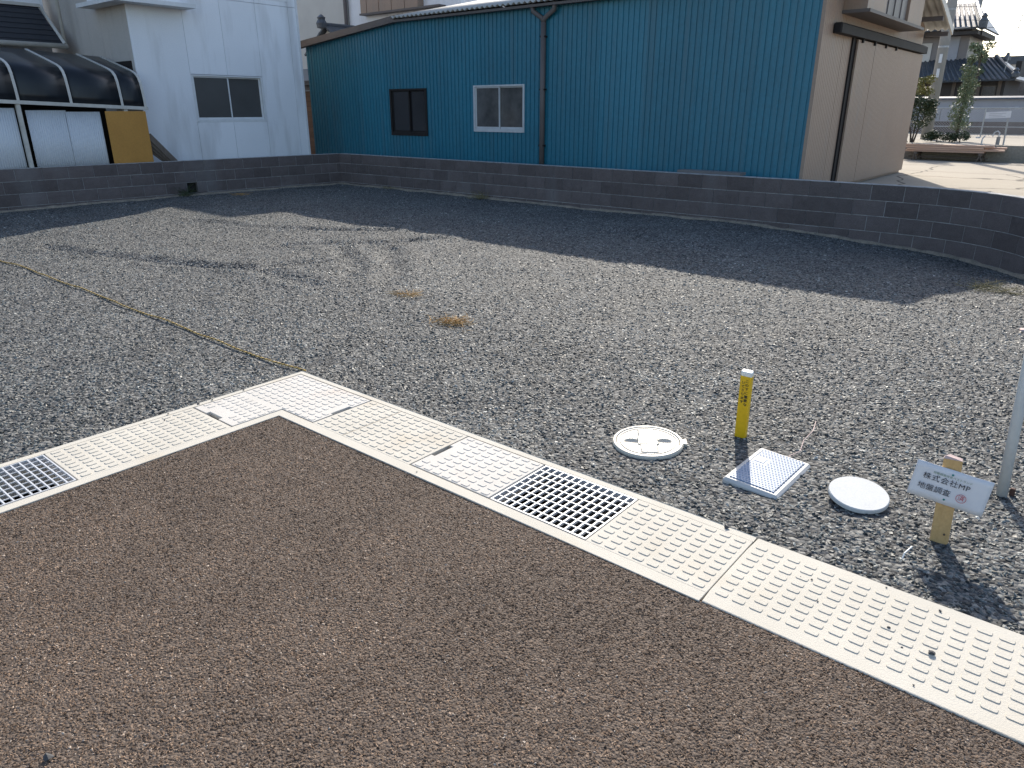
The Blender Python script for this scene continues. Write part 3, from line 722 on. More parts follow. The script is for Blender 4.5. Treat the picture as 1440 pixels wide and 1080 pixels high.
for y in (10.9, 11.6, 12.3, 13.0): 
    t = MB(); t.box(SX1 + .02, y, 2.56, SX1 + .10, y + .05, 2.64); t.build('door_hanger', M_['dark_trim'], shed, world=True)
# window box over the doors
wb = MB(); wb.box(SX1 + .004, 9.92, 2.90, .30, 13.4, 2.945); wbo = wb.build('window_box', M_['brown_trim'], shed, world=True)
t = MB(); t.box(SX1 + .006, 9.96, 2.947, .24, 10.95, 3.45); t.build('box_panel', M_['beige'], wbo, world=True)
for k in range(7):
    t = MB(); t.box(SX1 + .006, 10.96 + k * .2, 2.948, .20 + .015 * (k % 2), 11.15 + k * .2, 3.4); t.build('shutter_slat', M_['shutter'], wbo, world=True)
t = MB(); t.box(SX1 + .006, 12.38, 2.947, .24, 13.36, 3.4); t.build('box_panel', M_['beige'], wbo, world=True)
bl = root('timber_offcut', (-1.35, 8.75, .3), 'low pale grey board lying behind the block wall by the shed corner', 'board')
MB().box(-.55, -.08, 0, .45, .08, .30).build('board', M_['brown_trim'], bl); MB().box(-.58, -.12, .302, .48, .12, .345).build('cap_board', M_['shutter'], bl)

# ------------------------------------------------------------------ white house on the left
HX = -11.0; HY0 = 4.33; HY1 = 8.0
hs = root('white_house', (-13, 6, .3), 'white panelled house in shade on the left, with a two-pane sliding window', 'house')
t = MB(); t.box(-17, HY0 + .014, .3, HX - .09, HY1 - .014, 6.6); t.build('core_wall', M_['house_warm'], hs, world=True)
jy = [HY0, 5.37, 6.17, 6.97, 7.77, HY1]; WZ0, WZ1 = 1.33, 2.215
for a, bb in zip(jy[:-1], jy[1:]):
    rows = [(.3, 3.62), (3.625, 6.6)]
    for z0, z1 in rows:
        parts = [(z0, z1)]
        if 5.3 < a < 6.9 and z0 < 1: parts = [(z0, WZ0), (WZ1, z1)]
        if 6.9 < a < 7.7 and z0 > 3: parts = [(z0, 3.72), (4.9, z1)]
        for q0, q1 in parts:
            MB().box(HX - .09, a + .003, q0 + .002, HX, bb - .003, q1).build('siding_panel', M_['house'], hs, world=True)
sliding_window(hs, 5.375, 6.965, WZ0, WZ1, HX - .03, M_['white_frame'], M_['screen'], axis='y', fw=.04, sill=.045)
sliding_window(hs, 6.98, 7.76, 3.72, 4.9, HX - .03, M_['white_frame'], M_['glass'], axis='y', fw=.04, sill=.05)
# side face towards the camera
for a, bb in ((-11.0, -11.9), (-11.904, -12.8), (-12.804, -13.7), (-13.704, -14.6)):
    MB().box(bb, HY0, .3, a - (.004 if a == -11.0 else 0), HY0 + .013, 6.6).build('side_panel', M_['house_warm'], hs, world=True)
MB().box(HX - .03, HY0 - .006, .3, HX + .006, HY0 + .03, 6.6).build('corner_trim', M_['house'], hs, world=True)
MB().box(HX - .03, HY1 - .03, .3, HX + .012, HY1 + .012, 6.6).build('corner_trim', M_['white_frame'], hs, world=True)
# projecting ledge round the corner
lg = MB(); lg.prism([(HX + .02, HY0 + 1.15), (HX + .02, HY0 - .02), (-12.3, HY0 - .02), (-12.3, HY0 - .34), (HX + .38, HY0 - .34), (HX + .38, HY0 + 1.15)][::-1], 3.36, 3.43)
lgo = lg.build('corner_ledge', M_['white_frame'], hs, world=True)
MB().prism([(HX + .02, HY0 + .9), (HX + .02, HY0 - .02), (-12.0, HY0 - .02), (-12.0, HY0 - .25), (HX + .28, HY0 - .25), (HX + .28, HY0 + .9)][::-1], 3.432, 5.6).build('bay', M_['house'], hs, world=True)
# porch roof, its set back wall and rain pipe
pr = root('porch_roof', (-13.8, 2.5, .3), 'dark sloping porch roof with pale gutter at the far left of the white house', 'porch')
PX, PZ, QX, QZ = -13.4, 2.80, -14.3, 3.53
t = MB(); t.add([(PX, -2, PZ), (PX, 4.05, PZ), (QX, 4.05, QZ), (QX, -2, QZ)], [(0, 1, 2, 3)]); solidify(t.build('roof_panel', M_['slate'], pr, world=True), .03)
for k in range(7):
    f = (k + .5) / 7; t = MB(); x = PX + (QX - PX) * f; z = PZ + (QZ - PZ) * f
    t.tube([(x, -2, z + .006), (x, 4.04, z + .006)], .008, 5); t.build('roof_seam', M_['slate'], pr, world=True)
t = MB(); t.tube([(PX + .05, -2, PZ - .04), (PX + .05, 4.10, PZ - .045)], .05, 10); t.build('gutter', M_['rib'], pr, world=True, smooth=True)
t = MB(); t.tube([(PX + .02, 4.08, PZ), (QX, 4.08, QZ + .03), (QX, -2, QZ + .03)], .042, 4); t.build('verge', M_['rib'], pr, world=True)
t = MB(); t.tube([(PX - .06, 4.11, PZ), (PX - .06, 4.11, 6.0)], .035, 10); t.build('rain_pipe', M_['rib'], pr, world=True, smooth=True)
t = MB(); t.box(-14.6, -2.2, 2.4, -14.32, 4.16, 6.2); t.build('upper_wall', M_['house'], pr, world=True)
t = MB(); t.box(-14.6, 3.55, .3, -14.34, 4.16, 2.398); t.build('lower_wall', M_['house_warm'], pr, world=True)
t = MB(); t.box(-14.6, -2.2, .3, -14.36, 3.548, 2.398); t.build('porch_shade', M_['dark_trim'], pr, world=True)  # dark panel added to paint the deep shade under the porch
MB().box(HX - 1.2, HY0 - .02, 1.9, HX - .15, HY0 - .001, 2.42).build('dark_vent', M_['dark_trim'], hs, world=True)

# ------------------------------------------------------------------ cycle shelter with curved smoked roof
cs = root('cycle_shelter', (-11.5, 2.0, .3), 'small shelter with curved smoked roof, ivory ribs and white ribbed side sheets', 'shelter')
def cz(y): return 1.60 + .045 * (4.17 - y)
prof = [(-10.56, .0), (-10.565, .12), (-10.585, .28), (-10.61, .41), (-10.66, .51), (-10.74, .575), (-10.86, .62), (-11.1, .68), (-11.6, .80), (-12.1, .92)]
ribs = [4.17, 3.76, 2.91, 2.11, 1.30, .5, -.3, -1.1]
for a, bb in zip(ribs[:-1], ribs[1:]):
    mb = MB(); mb.sheet(lambda i, j: (prof[i][0], (a if j == 0 else bb), cz(a if j == 0 else bb) + prof[i][1]), len(prof), 2)
    solidify(mb.build('roof_panel', M_['canopy'], cs, world=True, smooth=True), .005)
for y in ribs:
    mb = MB()
    for i in range(len(prof) - 1):
        pass
    o1 = [(p[0] + .012, p[1]) for p in prof]
    mb.sheet(lambda i, j: (prof[i // 1][0] + (.014 if prof[i][1] < .55 else .004), y + (-.022, -.022, .022, .022)[j] , cz(y) + prof[i][1] + (.016 if prof[i][1] > .4 else 0) * (1 if j in (1, 2) else -.6)), len(prof), 4)
    mb.build('rib', M_['rib'], cs, world=True)
t = MB(); t.add([(-10.58, -1.1, cz(-1) - .045), (-10.52, -1.1, cz(-1) - .045), (-10.52, 4.20, cz(4.20) - .045), (-10.58, 4.20, cz(4.20) - .045), (-10.58, -1.1, cz(-1) + .012), (-10.52, -1.1, cz(-1) + .012), (-10.52, 4.20, cz(4.20) + .012), (-10.58, 4.20, cz(4.20) + .012)],
                [(0, 3, 2, 1), (4, 5, 6, 7), (0, 1, 5, 4), (1, 2, 6, 5), (2, 3, 7, 6), (3, 0, 4, 7)])
t.build('eave_rail', M_['rib'], cs, world=True)
for y in (2.09, 3.80, -.25):
    t = MB(); t.box(-10.60, y - .03, .3, -10.54, y + .03, cz(y) - .05); t.build('post', M_['rib'], cs, world=True)
def corr_panel(y0, y1, z0, z1, x, pitch=.034):
    n = int((y1 - y0) / pitch) * 4
    return MB().sheet(lambda i, j: (x + .006 * math.sin(i * math.pi / 2), y0 + (y1 - y0) * i / n, (z0, z1)[j]), n + 1, 2)
for (a, bb, dx) in ((.6, 1.35, 0), (1.33, 2.04, .016), (2.20, 2.82, 0), (2.805, 3.37, .016), (-1.05, -.3, 0), (-.2, .61, .015)):
    solidify(corr_panel(a, bb, .32, cz(bb) - .11, -10.63 + dx).build('side_sheet', M_['poly_white'], cs, world=True, smooth=True), .003)
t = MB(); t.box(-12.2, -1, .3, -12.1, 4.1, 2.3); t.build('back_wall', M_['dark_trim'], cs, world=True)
ob = root('ochre_board', (-10.53, 3.78, .3), 'ochre yellow board standing upright at the open end of the shelter', 'board')
b = MB(); b.box(-.012, -.355, 0, .012, .36, 1.235, bev=.004); b.build('panel', M_['ochre'], ob)
lp = root('leaning_planks', (-10.52, 4.90, .3), 'weathered grey planks leaning beside the ochre board', 'planks')
for k in range(4):
    t = MB(); M = Matrix.Rotation(R(41 + 3 * k), 4, 'X'); t.box(-.03 - .03 * k, -.10, 0, -.005 - .03 * k, .0, 1.12 - .06 * k, M); t.build('plank', M_['oldwood'], lp)

# ------------------------------------------------------------------ buildings glimpsed between house and shed
bh = root('boarded_hut', (-15, 11, .3), 'narrow brown weatherboard hut in the gap between white house and blue shed', 'hut')
for k in range(13):
    t = MB(); t.box(-17, 10.5 + .002 * (k % 2), .3 + k * .135, -13.6, 10.52, .3 + k * .135 + .128); t.build('board', M_['brownboard'], bh, world=True)
t = MB(); t.box(-17, 10.522, .3, -13.6, 12, 2.05); t.build('wall', M_['darkwood'], bh, world=True)
t = MB(); t.box(-17, 10.44, 2.06, -13.5, 10.55, 2.22); t.build('lintel', M_['shutter'], bh, world=True)
t = MB(); t.add([(-17.2, 10.2, 2.3), (-13.3, 10.2, 2.3), (-13.3, 12.2, 2.75), (-17.2, 12.2, 2.75)], [(0, 1, 2, 3)]); solidify(t.build('roof', M_['tile'], bh, world=True), .09)
wbld = root('plaster_house', (-18, 15, .3), 'pale plaster house rising behind the blue shed roof', 'house')
t = MB(); t.box(-26, 14.2, .3, -17.05, 18, 8); t.build('wall', M_['plaster'], wbld, world=True)
t = MB(); t.box(-17.0, 14.26, .3, -12.0, 18, 8); t.build('side_wall', M_['house'], wbld, world=True)
t = MB(); t.tube([(-17.03, 14.14, .3), (-17.03, 14.14, 8)], .06, 10); t.build('rain_pipe', M_['brown_trim'], wbld, world=True, smooth=True)
sb = MB(); sb.box(-16.15, 13.98, 4.35, -12.6, 14.255, 4.40); sbo = sb.build('shutter_box', M_['brown_trim'], wbld, world=True)
for k in range(9):
    t = MB(); t.box(-16.1 + k * .29, 14.0 + .012 * (k % 2), 4.405, -15.825 + k * .29, 14.25, 6.0); t.build('shutter_board', M_['beige'], sbo, world=True)
gr = root('tiled_gable', (-16.4, 12.9, .3), 'small tiled gable with ridge ornament behind the blue shed', 'roof')
t = MB(); t.prism([(-17.35, 3.25), (-15.5, 3.25), (-16.42, 3.86)], 12.9, 13.9, M1); t.build('gable_wall', M_['plaster'], gr, world=True)
for sx in (-1, 1):
    for k in range(5):
        t = MB(); f0 = k / 5; f1 = (k + 1) / 5 + .03
        t.add([(-16.42 + sx * 1.08 * f, y, 3.93 - .72 * f + (.05 if f == f0 else .03)) for f in (f0, f1) for y in (12.75, 13.95)], [(0, 1, 3, 2)]); solidify(t.build('roof_tile_row', M_['tile'], gr, world=True), .05)
t = MB(); t.tube([(-16.42, 12.72, 4.0), (-16.42, 13.95, 4.0)], .085, 10); t.build('ridge', M_['tile'], gr, world=True)
t = MB(); t.lathe([(.02, -.16), (.15, -.13), (.17, .0), (.11, .10), (.13, .16), (.03, .24)], 10, (-16.42, 12.7, 4.05)); t.build('ridge_ornament', M_['tile'], gr, world=True)
t = MB(); t.box(-15.3, 13.2, 3.55, -13.6, 13.9, 3.68); t.build('side_roof', M_['tile'], gr, world=True)

# ------------------------------------------------------------------ right background
def tiled_roof(par, corners, name, rows=.27, ridge=True):
    """corners: eave left, eave right, top right, top left (front slope); rounded tile rows run up the slope"""
    a, b_, c, d_ = [Vector(p) for p in corners]
    m = MB(); m.add([a, b_, c, d_], [(0, 1, 2, 3)]); o = m.build(name, M_['tile'], par, world=True); solidify(o, .10)
    n = max(2, int((b_ - a).length / rows)); nrm = (b_ - a).cross(d_ - a).normalized()
    for k in range(n + 1):
        f = k / n; p = a.lerp(b_, f) + nrm * .02; q = d_.lerp(c, f) + nrm * .02
        t = MB(); t.tube([p, q], .055, 6); t.build('tile_row', M_['tile'], o, world=True, smooth=True)
    return o
th = root('tiled_house', (-6, 52, .7), 'two storey Japanese house with grey tiled roofs behind the fence', 'house')
t = MB(); t.box(-13, 50.5, .7, -3.0, 57, 3.4); t.build('lower_wall', M_['darkwood'], th, world=True)
t = MB(); t.box(-13, 51.5, 3.4, -5.45, 56, 6.2); t.build('upper_wall', M_['shutter'], th, world=True)
for (x0, x1, z0, z1) in ((-6.9, -5.95, 4.3, 5.7),):
    t = MB(); t.box(x0, 51.44, z0, x1, 51.5, z1); t.build('shutter', M_['grey_wall'], th, world=True)
t = MB(); t.box(-9.2, 51.43, 4.35, -7.4, 51.5, 5.4); t.build('pale_panel', M_['plaster'], th, world=True)
for x in (-5.6, -6.95, -3.25, -4.3): 
    t = MB(); t.box(x - .09, 50.40, .7, x + .09, 50.498, 3.2); t.build('timber_post', M_['oldwood'], th, world=True)
t = MB(); t.box(-4.1, 50.43, 1.6, -3.4, 50.497, 2.9); w1 = t.build('window', M_['oldwood'], th, world=True)
t = MB(); t.box(-4.05, 50.41, 1.65, -3.45, 50.428, 2.85); t.build('pane', M_['darkglass'], w1, world=True)
tiled_roof(th, [(-13, 49.6, 3.10), (-2.45, 49.6, 3.22), (-3.9, 51.5, 4.45), (-13, 51.5, 4.3)], 'lower_roof')
m_ = MB(); m_.add([(-2.45, 49.6, 3.22), (-2.35, 57.5, 3.2), (-3.9, 55.5, 4.45), (-3.9, 51.5, 4.45)], [(0, 1, 2, 3)]); solidify(m_.build('hip_roof', M_['tile'], th, world=True), .1)
t = MB(); t.tube([(-2.4, 49.6, 3.36), (-3.2, 50.6, 3.95), (-3.9, 51.5, 4.55)], .11, 8); t.build('hip_ridge', M_['tile'], th, world=True)
t = MB(); t.lathe([(.05, 0), (.2, .06), (.22, .25), (.12, .36), (.16, .44), (.04, .55)], 8, (-2.5, 49.62, 3.25)); t.build('ridge_ornament', M_['tile'], th, world=True)
t = MB(); t.lathe([(.05, 0), (.2, .06), (.2, .25), (.1, .36), (.05, .5)], 8, (-3.3, 51.3, 4.2)); t.build('ridge_ornament', M_['tile'], th, world=True)
t = MB(); t.box(-3.0, 53.0, 3.4, -2.7, 56.8, 4.3); t.build('side_wall', M_['darkwood'], th, world=True)
tiled_roof(th, [(-13, 50.4, 5.95), (-4.75, 50.4, 6.1), (-5.9, 53.7, 7.7), (-13, 53.7, 7.8)], 'upper_roof')
m_ = MB(); m_.add([(-4.75, 50.4, 6.1), (-4.75, 57, 6.1), (-5.9, 54.5, 7.7), (-5.9, 53.7, 7.7)], [(0, 1, 2, 3)]); solidify(m_.build('hip_roof', M_['tile'], th, world=True), .1)
t = MB(); t.box(-5.44, 51.52, 5.72, -4.88, 56.6, 5.98); t.build('eave', M_['darkwood'], th, world=True)
t = MB(); t.box(-13, 50.6, 5.72, -4.95, 51.5, 5.90); t.build('eave', M_['darkwood'], th, world=True)
t = MB(); t.tube([(-4.72, 50.35, 6.3), (-5.3, 52, 7.0), (-5.9, 53.7, 7.85)], .13, 8); t.build('hip_ridge', M_['tile'], th, world=True)
t = MB(); t.lathe([(.05, -.3), (.22, -.2), (.24, .2), (.14, .34), (.18, .45), (.04, .6)], 8, (-4.75, 50.45, 6.2)); t.build('ridge_ornament', M_['tile'], th, world=True)

gw = root('garden_wall', (1, 32, .7), 'grey and white garden wall with dark tile coping behind the mesh fence', 'wall')
t = MB(); t.box(-12, 32, .7, 14, 32.2, 1.13); t.build('stone_base', M_['block'], gw, world=True)
for k in range(16):
    x = -11.9 + k * 1.55
    t = MB(); t.box(x, 31.98, 1.135, x + 1.53, 32.18, 1.60); t.build('wall_panel', M_['grey_wall'], gw, world=True)
t = MB(); t.box(-12, 31.96, 1.605, 14, 32.2, 1.66); t.build('wall_rail', M_['white_frame'], gw, world=True)
t = MB(); t.box(-12, 32, 1.665, 14, 32.18, 1.94); t.build('upper_wall', M_['grey_wall'], gw, world=True)
t = MB(); t.prism([(31.85, 1.945), (32.35, 1.945), (32.3, 2.0), (32.1, 2.06), (31.9, 2.0)], -12, 14, Matrix(((0, 0, 1, 0), (1, 0, 0, 0), (0, 1, 0, 0), (0, 0, 0, 1)))); t.build('coping', M_['tile'], gw, world=True)
# mesh fence
fc = root('mesh_fence', (0, 28, .7), 'silver chain link fence with thin rails on the sandy terrace', 'fence')
for k in range(9):
    t = MB(); x = -6 + k * 1.83; t.tube([(x, 28, .7), (x, 28, 1.64)], .022, 8); t.build('post', M_['steelwire'], fc, world=True)
for z in (1.62, 1.02):
    t = MB(); t.tube([(-6, 28, z), (8.7, 28, z)], .02, 6); t.build('rail', M_['steelwire'], fc, world=True)
t = MB()
def wire(a, b_, r=.0028):
    t.tube([a, b_], r, 3, False)
x = -6.
while x < 8.6:
    for sgn in (1, -1):
        x0, x1 = (x, x + .92) if sgn > 0 else (x + .92, x)
        wire((x0, 28, .71), (x1, 28, 1.6))
    x += .085
t.build('wire_mesh', M_['steelwire'], fc, world=True, kind='stuff')
# sign on post
sp = root('post_sign', (1.03, 21.0, .7), 'white notice plate on a slim leaning post by the mesh fence', 'sign')
MB().tube([(0, 0, -.05), (-.03, 0, .9)], .02, 8).build('post', M_['steelwire'], sp)
b = MB(); b.box(-.50, -.03, .67, .06, -.022, .83, Matrix.Rotation(R(-3), 4, 'Y')); pl_ = b.build('plate', M_['white_sign'], sp)
for k in range(3): 
    b = MB(); b.box(-.42, -.033, .70 + k * .04, -.05 - .08 * (k % 2), -.0305, .708 + k * .04, Matrix.Rotation(R(-3), 4, 'Y')); b.build('faded_text', M_['grey_wall'], pl_)
tp = root('standpipe', (.88, 21.1, .7), 'small grey water taps standing on the terrace edge beside the sign post', 'tap')
MB().tube([(0, 0, -.02), (0, 0, .20)], .045, 8).build('pipe', M_['polegrey'], tp); MB().tube([(0, 0, .2), (0, 0, .3), (-.05, 0, .34), (-.12, 0, .30), (-.14, 0, .2)], .018, 6).build('tap', M_['alu'], tp)
tp = root('standpipe', (.52, 21.1, .7), 'low bent pipe on the terrace edge left of the water taps', 'tap')
MB().tube([(0, 0, -.02), (0, 0, .14), (.05, 0, .22)], .02, 6).build('pipe', M_['alu'], tp); MB().box(-.16, -.02, .15, -.05, .0, .19).build('handle', M_['white_frame'], tp)
# plank stack on trestles
ps = root('plank_stack', (-.05, 20.25, .3), 'stack of pale orange planks lying on low trestles behind the shed', 'planks')
r_ = random.Random(4)
for k in range(7):
    lay = k // 2; L = 2.0 + r_.uniform(-.25, .25); xo = r_.uniform(-.15, .2); yy = -.25 + .3 * (k % 2)
    b = MB(); b.box(-L / 2 + xo, yy, .22 + lay * .048, L / 2 + xo, yy + .28, .22 + lay * .048 + .042, Matrix.Rotation(R(r_.uniform(-2, 2)), 4, 'Z')); b.build('plank', M_['plank'], ps)
for sx in (-.75, .75):
    b = MB(); b.box(sx - .04, -.3, .15, sx + .04, .35, .215)
    for yy in (-.27, .3):
        for dx in (-.06, .06): b.tube([(sx + dx, yy, -.0), (sx, yy, .17)], .018, 6)
    b.build('trestle', M_['oldwood'], ps)
b = MB(); b.box(-.95, -.05, .07, .9, .0, .10); b.build('stretcher', M_['oldwood'], ps)
# utility pole, cables
up = root('utility_pole', (-1.4, 24, .7), 'grey concrete utility pole rising behind the shed end wall', 'pole')
MB().tube([(0, 0, -.1), (0, 0, 8.5)], [.155, .115], 14).build('shaft', M_['polegrey'], up, smooth=True)
for z in (1.78, 2.18):
    b = MB(); b.box(-.03, -.157, z, .05, -.14, z + .24); b.build('number_plate', M_['white_sign'], up)
b = MB(); b.tube([(.0, -.05, 3.1), (.55, -.05, 3.12)], .02, 6); b.build('step_bolt', M_['steelwire'], up)
for z, r in ((2.6, .142), (3.6, .137)):
    b = MB(); b.lathe([(r + .004, 0), (r + .004, .04), (r, .05)], 14, (0, 0, z)); b.build('band', M_['steelwire'], up)
def cable(a, b_, sag, r, label):
    a = Vector(a); b_ = Vector(b_)
    pts = [a.lerp(b_, i / 20) - Vector((0, 0, sag * 4 * (i / 20) * (1 - i / 20))) for i in range(21)]
    o = MB().tube([p - a for p in pts], r, 5).build('cable', M_['cable']); o.location = a; tag(o, label, 'cable', 'overhead cables')
for k, (z0, z1, lab) in enumerate(((4.05, 4.9, 'lowest overhead cable crossing the pale sky at right'), (4.5, 5.25, 'second lowest overhead cable crossing the pale sky at right'), (5.2, 6.4, 'middle overhead cable crossing the pale sky at right'), (6.1, 7.6, 'second highest overhead cable crossing the pale sky at right'), (6.9, 8.6, 'highest overhead cable crossing the pale sky at right'))):
    cable((-9, 46 + k, z0 + 2.0), (16, 58 + k, z1 + 1.2), .35, .012, lab)
ta = root('roof_antenna', (-3.1, 49.8, 3.9), 'slim television antenna mast leaning above the tiled roof', 'antenna')
MB().tube([(0, 0, -.3), (.28, 0, 2.75)], .022, 6).build('mast', M_['steelwire'], ta)
for z, l in ((2.55, .5), (2.05, .35), (1.75, .6)):
    MB().tube([(.1 * z - l, 0, z), (.1 * z + .12, 0, z + .01)], .012, 5).build('antenna_arm', M_['steelwire'], ta)
fp = root('far_pole', (-6.3, 55.5, .7), 'far lamp pole standing up behind the upper tiled roof', 'pole')
MB().tube([(0, 0, 0), (.45, 0, 9.8)], .13, 8).build('shaft', M_['polegrey'], fp)
fb = root('far_building', (0, 72, .7), 'far pale blue grey building with flat roof at the right edge', 'building')
t = MB(); t.box(-6.5, 70, .7, 20, 80, 4.9); t.build('wall', M_['house'], fb, world=True)
t = MB(); t.box(-7, 69.5, 4.9, 20.5, 80, 5.5); t.build('roof', M_['tile'], fb, world=True)
for k in range(6):
    t = MB(); t.box(-5.5 + k * 3, 69.93, 2.5, -3.5 + k * 3, 69.995, 4.0); wv = t.build('window', M_['white_frame'], fb, world=True)
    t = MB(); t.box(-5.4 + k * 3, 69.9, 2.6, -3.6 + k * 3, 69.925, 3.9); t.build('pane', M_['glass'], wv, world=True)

# foliage
def leaves(n, fn, size, seed, flat=.4):
    r = np.random.default_rng(seed); V = []; Fc = []
    for k in range(n):
        c = fn(r); u = r.normal(size=3); u /= np.linalg.norm(u); q = r.normal(size=3); v = np.cross(u, q); v /= np.linalg.norm(v)
        s = size * r.uniform(.6, 1.3); b_ = len(V)
        V += [tuple(c - u * s), tuple(c + v * s * flat), tuple(c + u * s), tuple(c - v * s * flat)]; Fc.append((b_, b_ + 1, b_ + 2, b_ + 3))
    m = MB(); m.v = V; m.f = Fc; return m
def clumpy(centers):
    def fn(r):
        c = centers[r.integers(len(centers))]; p = r.normal(size=3); p = p / np.linalg.norm(p) * r.random() ** .45
        return np.array(c[:3]) + p * np.array(c[3:6])
    return fn
r_ = np.random.default_rng(3)
def shrub_thing(name, loc, label, cat, cl, n, size, mt, stems, extra=None, group=None):
    t = root(name, loc, label, cat, group)
    leaves(n, clumpy(cl), size, 11).build('crown', mt, t)
    if extra: leaves(extra[1], clumpy(extra[0]), size, 12).build('crown', extra[2], t)
    b = MB()
    for s in stems: b.tube(*s)
    b.build('trunk', M_['bark'], t); return t
cl = [(r_.uniform(-.42, .38), r_.uniform(-.35, .35), r_.uniform(.65, 1.45), .2, .2, .17) for k in range(20)]
shrub_thing('garden_shrub', (-1.22, 21.3, .55), 'leafy shrub with yellowing top growing beside the shed end wall', 'shrub', cl, 3600, .035, M_['leaf'],
            [([(0, 0, 0), (-.06, 0, .4), (-.22, 0, .9)], [.03, .024, .01], 6), ([(.02, 0, 0), (.1, 0, .45), (.25, .05, 1.0)], [.028, .02, .01], 6), ([(0, .02, 0), (.0, .1, .5), (.05, .1, 1.2)], [.028, .02, .01], 6), ([(-.02, 0, 0), (-.2, 0, .3), (-.4, 0, .6)], [.022, .016, .008], 6)],
            ([(r_.uniform(-.2, .3), r_.uniform(-.2, .2), r_.uniform(1.45, 1.8), .16, .16, .13) for k in range(8)], 900, M_['leaf_y']))
cl = [(0, 0, 2.2, .13, .13, .13)] * 2 + [(r_.normal() * .05, r_.normal() * .05, z, .30 - .07 * (z - .4), .28, .16) for z in np.linspace(.4, 1.95, 20)]
shrub_thing('podocarpus_tree', (-.42, 23, .7), 'slim pruned evergreen tree with a round top tuft', 'tree', cl, 4200, .033, M_['pine'], [([(0, 0, 0), (.02, 0, .8), (.0, 0, 1.6), (.02, 0, 2.2)], [.045, .04, .03, .02], 8)], None)
cl = [(r_.uniform(-.35, .4), r_.uniform(-.2, .2), r_.uniform(.08, .24), .16, .16, .12) for k in range(10)]
shrub_thing('clipped_bush', (-.72, 22, .7), 'low dark rounded bush left of the slim evergreen', 'bush', cl, 1500, .03, M_['leaf'], [([(0, 0, 0), (0, 0, .2)], [.02, .01], 5)])
cl = [(r_.uniform(-.2, .2), r_.uniform(-.2, .2), r_.uniform(.08, .2), .13, .13, .11) for k in range(7)]
shrub_thing('clipped_bush', (-.15, 22.05, .7), 'smaller dark bush at the foot of the slim evergreen', 'bush', cl, 1000, .03, M_['leaf'], [([(0, 0, 0), (0, 0, .2)], [.02, .01], 5)])
cl = [(r_.uniform(-.5, .5), r_.uniform(-.5, .5), r_.uniform(-.9, .5), .28, .28, .24) for k in range(14)]
shrub_thing('pine_tree', (-4.35, 49.3, 4.6), 'dark pine branch tufts beside the upper storey of the tiled house', 'tree', cl, 900, .09, M_['pine'], [([(0, 0, -4.0), (.05, 0, -2), (0, 0, .4)], [.1, .08, .04], 7)])
cl = [(r_.uniform(-2, 4), r_.uniform(-.4, .4), r_.uniform(.2, 1.3), .4, .4, .3) for k in range(26)]
shrub_thing('far_hedge', (0, 46, .7), 'loose hedge behind the garden wall at the right edge', 'hedge', cl, 2400, .07, M_['leaf_y'], [([(0, 0, 0), (0, 0, .8)], [.04, .02], 5)])

# ------------------------------------------------------------------ small things on the gravel
def text_mesh(body, size, mt, name, spacing=1., bold=0.):
    c = bpy.data.curves.new('t', 'FONT'); c.body = body; c.size = size; c.align_x = 'CENTER'; c.align_y = 'CENTER'; c.space_character = spacing; c.resolution_u = 3; c.offset = bold
    o = bpy.data.objects.new('t', c); COL.objects.link(o); bpy.context.view_layer.update()
    dg = bpy.context.evaluated_depsgraph_get(); me = bpy.data.meshes.new_from_object(o.evaluated_get(dg)); me.name = name
    bpy.data.objects.remove(o); bpy.data.curves.remove(c); me.materials.clear(); me.materials.append(mt); return me
TR = (R(90), 0, 0)           # text plane facing -y
# yellow stake, leaning slightly towards the drain strip
ys_ = root('marker_stake', (2.521, .905, -.03), 'yellow plastic marker stake with white top and black printed characters', 'stake', None, (R(11), R(2.5), R(4)))
b = MB(); b.box(-.028, -.017, -.05, .028, .017, .372, bev=.004); b.build('shaft', M_['yellow'], ys_)
b = MB(); b.box(-.0275, -.0165, .3725, .0275, .0165, .396, bev=.004); b.build('cap', M_['white_cap'], ys_)
for cx_, word, z0 in ((.009, 'この下に重要な', .345), (-.009, 'いてあります', .335)):
    for k, ch in enumerate(word): link('character', text_mesh(ch, .019, M_['ink'], 'character', 1, .0004), ys_, (cx_, -.0178, z0 - k * .0225), TR)
# round inspection lid
il = root('inspection_lid', (2.205, .50, -.010), 'round ivory plastic inspection lid with two finger holes', 'lid', None, (R(1.5), R(-1.5), R(35)))
MB().lathe([(.176, -.06), (.176, .004), (.170, .012), (.160, .012), (.156, .006), (.156, -.01)], 56).build('collar', M_['lid_white'], il, smooth=False)
bm = bmesh.new()      # lid disc with two lens-shaped finger wells, built as a displaced polar grid
NR, NA = 44, 120; ring = [[bm.verts.new((0, 0, 0))]]
def lidz(x, y):
    z = .008
    for sx in (-.082, .082):
        q = ((x - sx) / .036) ** 2 + ((y + .004) / .030) ** 2
        z -= .014 * max(0, 1 - q) ** .5 if q < 1 else 0
    z += .0055 if abs(y) < .040 and abs(x) < .05 else 0
    z += .005 if (abs(x) < .040 and .045 < abs(y) < .125) else 0
    rr_ = math.hypot(x, y)
    if .138 < rr_ < .146: z -= .004
    return z
for i in range(1, NR + 1):
    rr_ = .154 * i / NR; ring.append([bm.verts.new((rr_ * math.cos(2 * math.pi * k / NA), rr_ * math.sin(2 * math.pi * k / NA), lidz(rr_ * math.cos(2 * math.pi * k / NA), rr_ * math.sin(2 * math.pi * k / NA)))) for k in range(NA)])
ring[0][0].co.z = lidz(0, 0)
for k in range(NA): bm.faces.new((ring[0][0], ring[1][k], ring[1][(k + 1) % NA]))
for i in range(1, NR):
    for k in range(NA): bm.faces.new((ring[i][k], ring[i + 1][k], ring[i + 1][(k + 1) % NA], ring[i][(k + 1) % NA]))
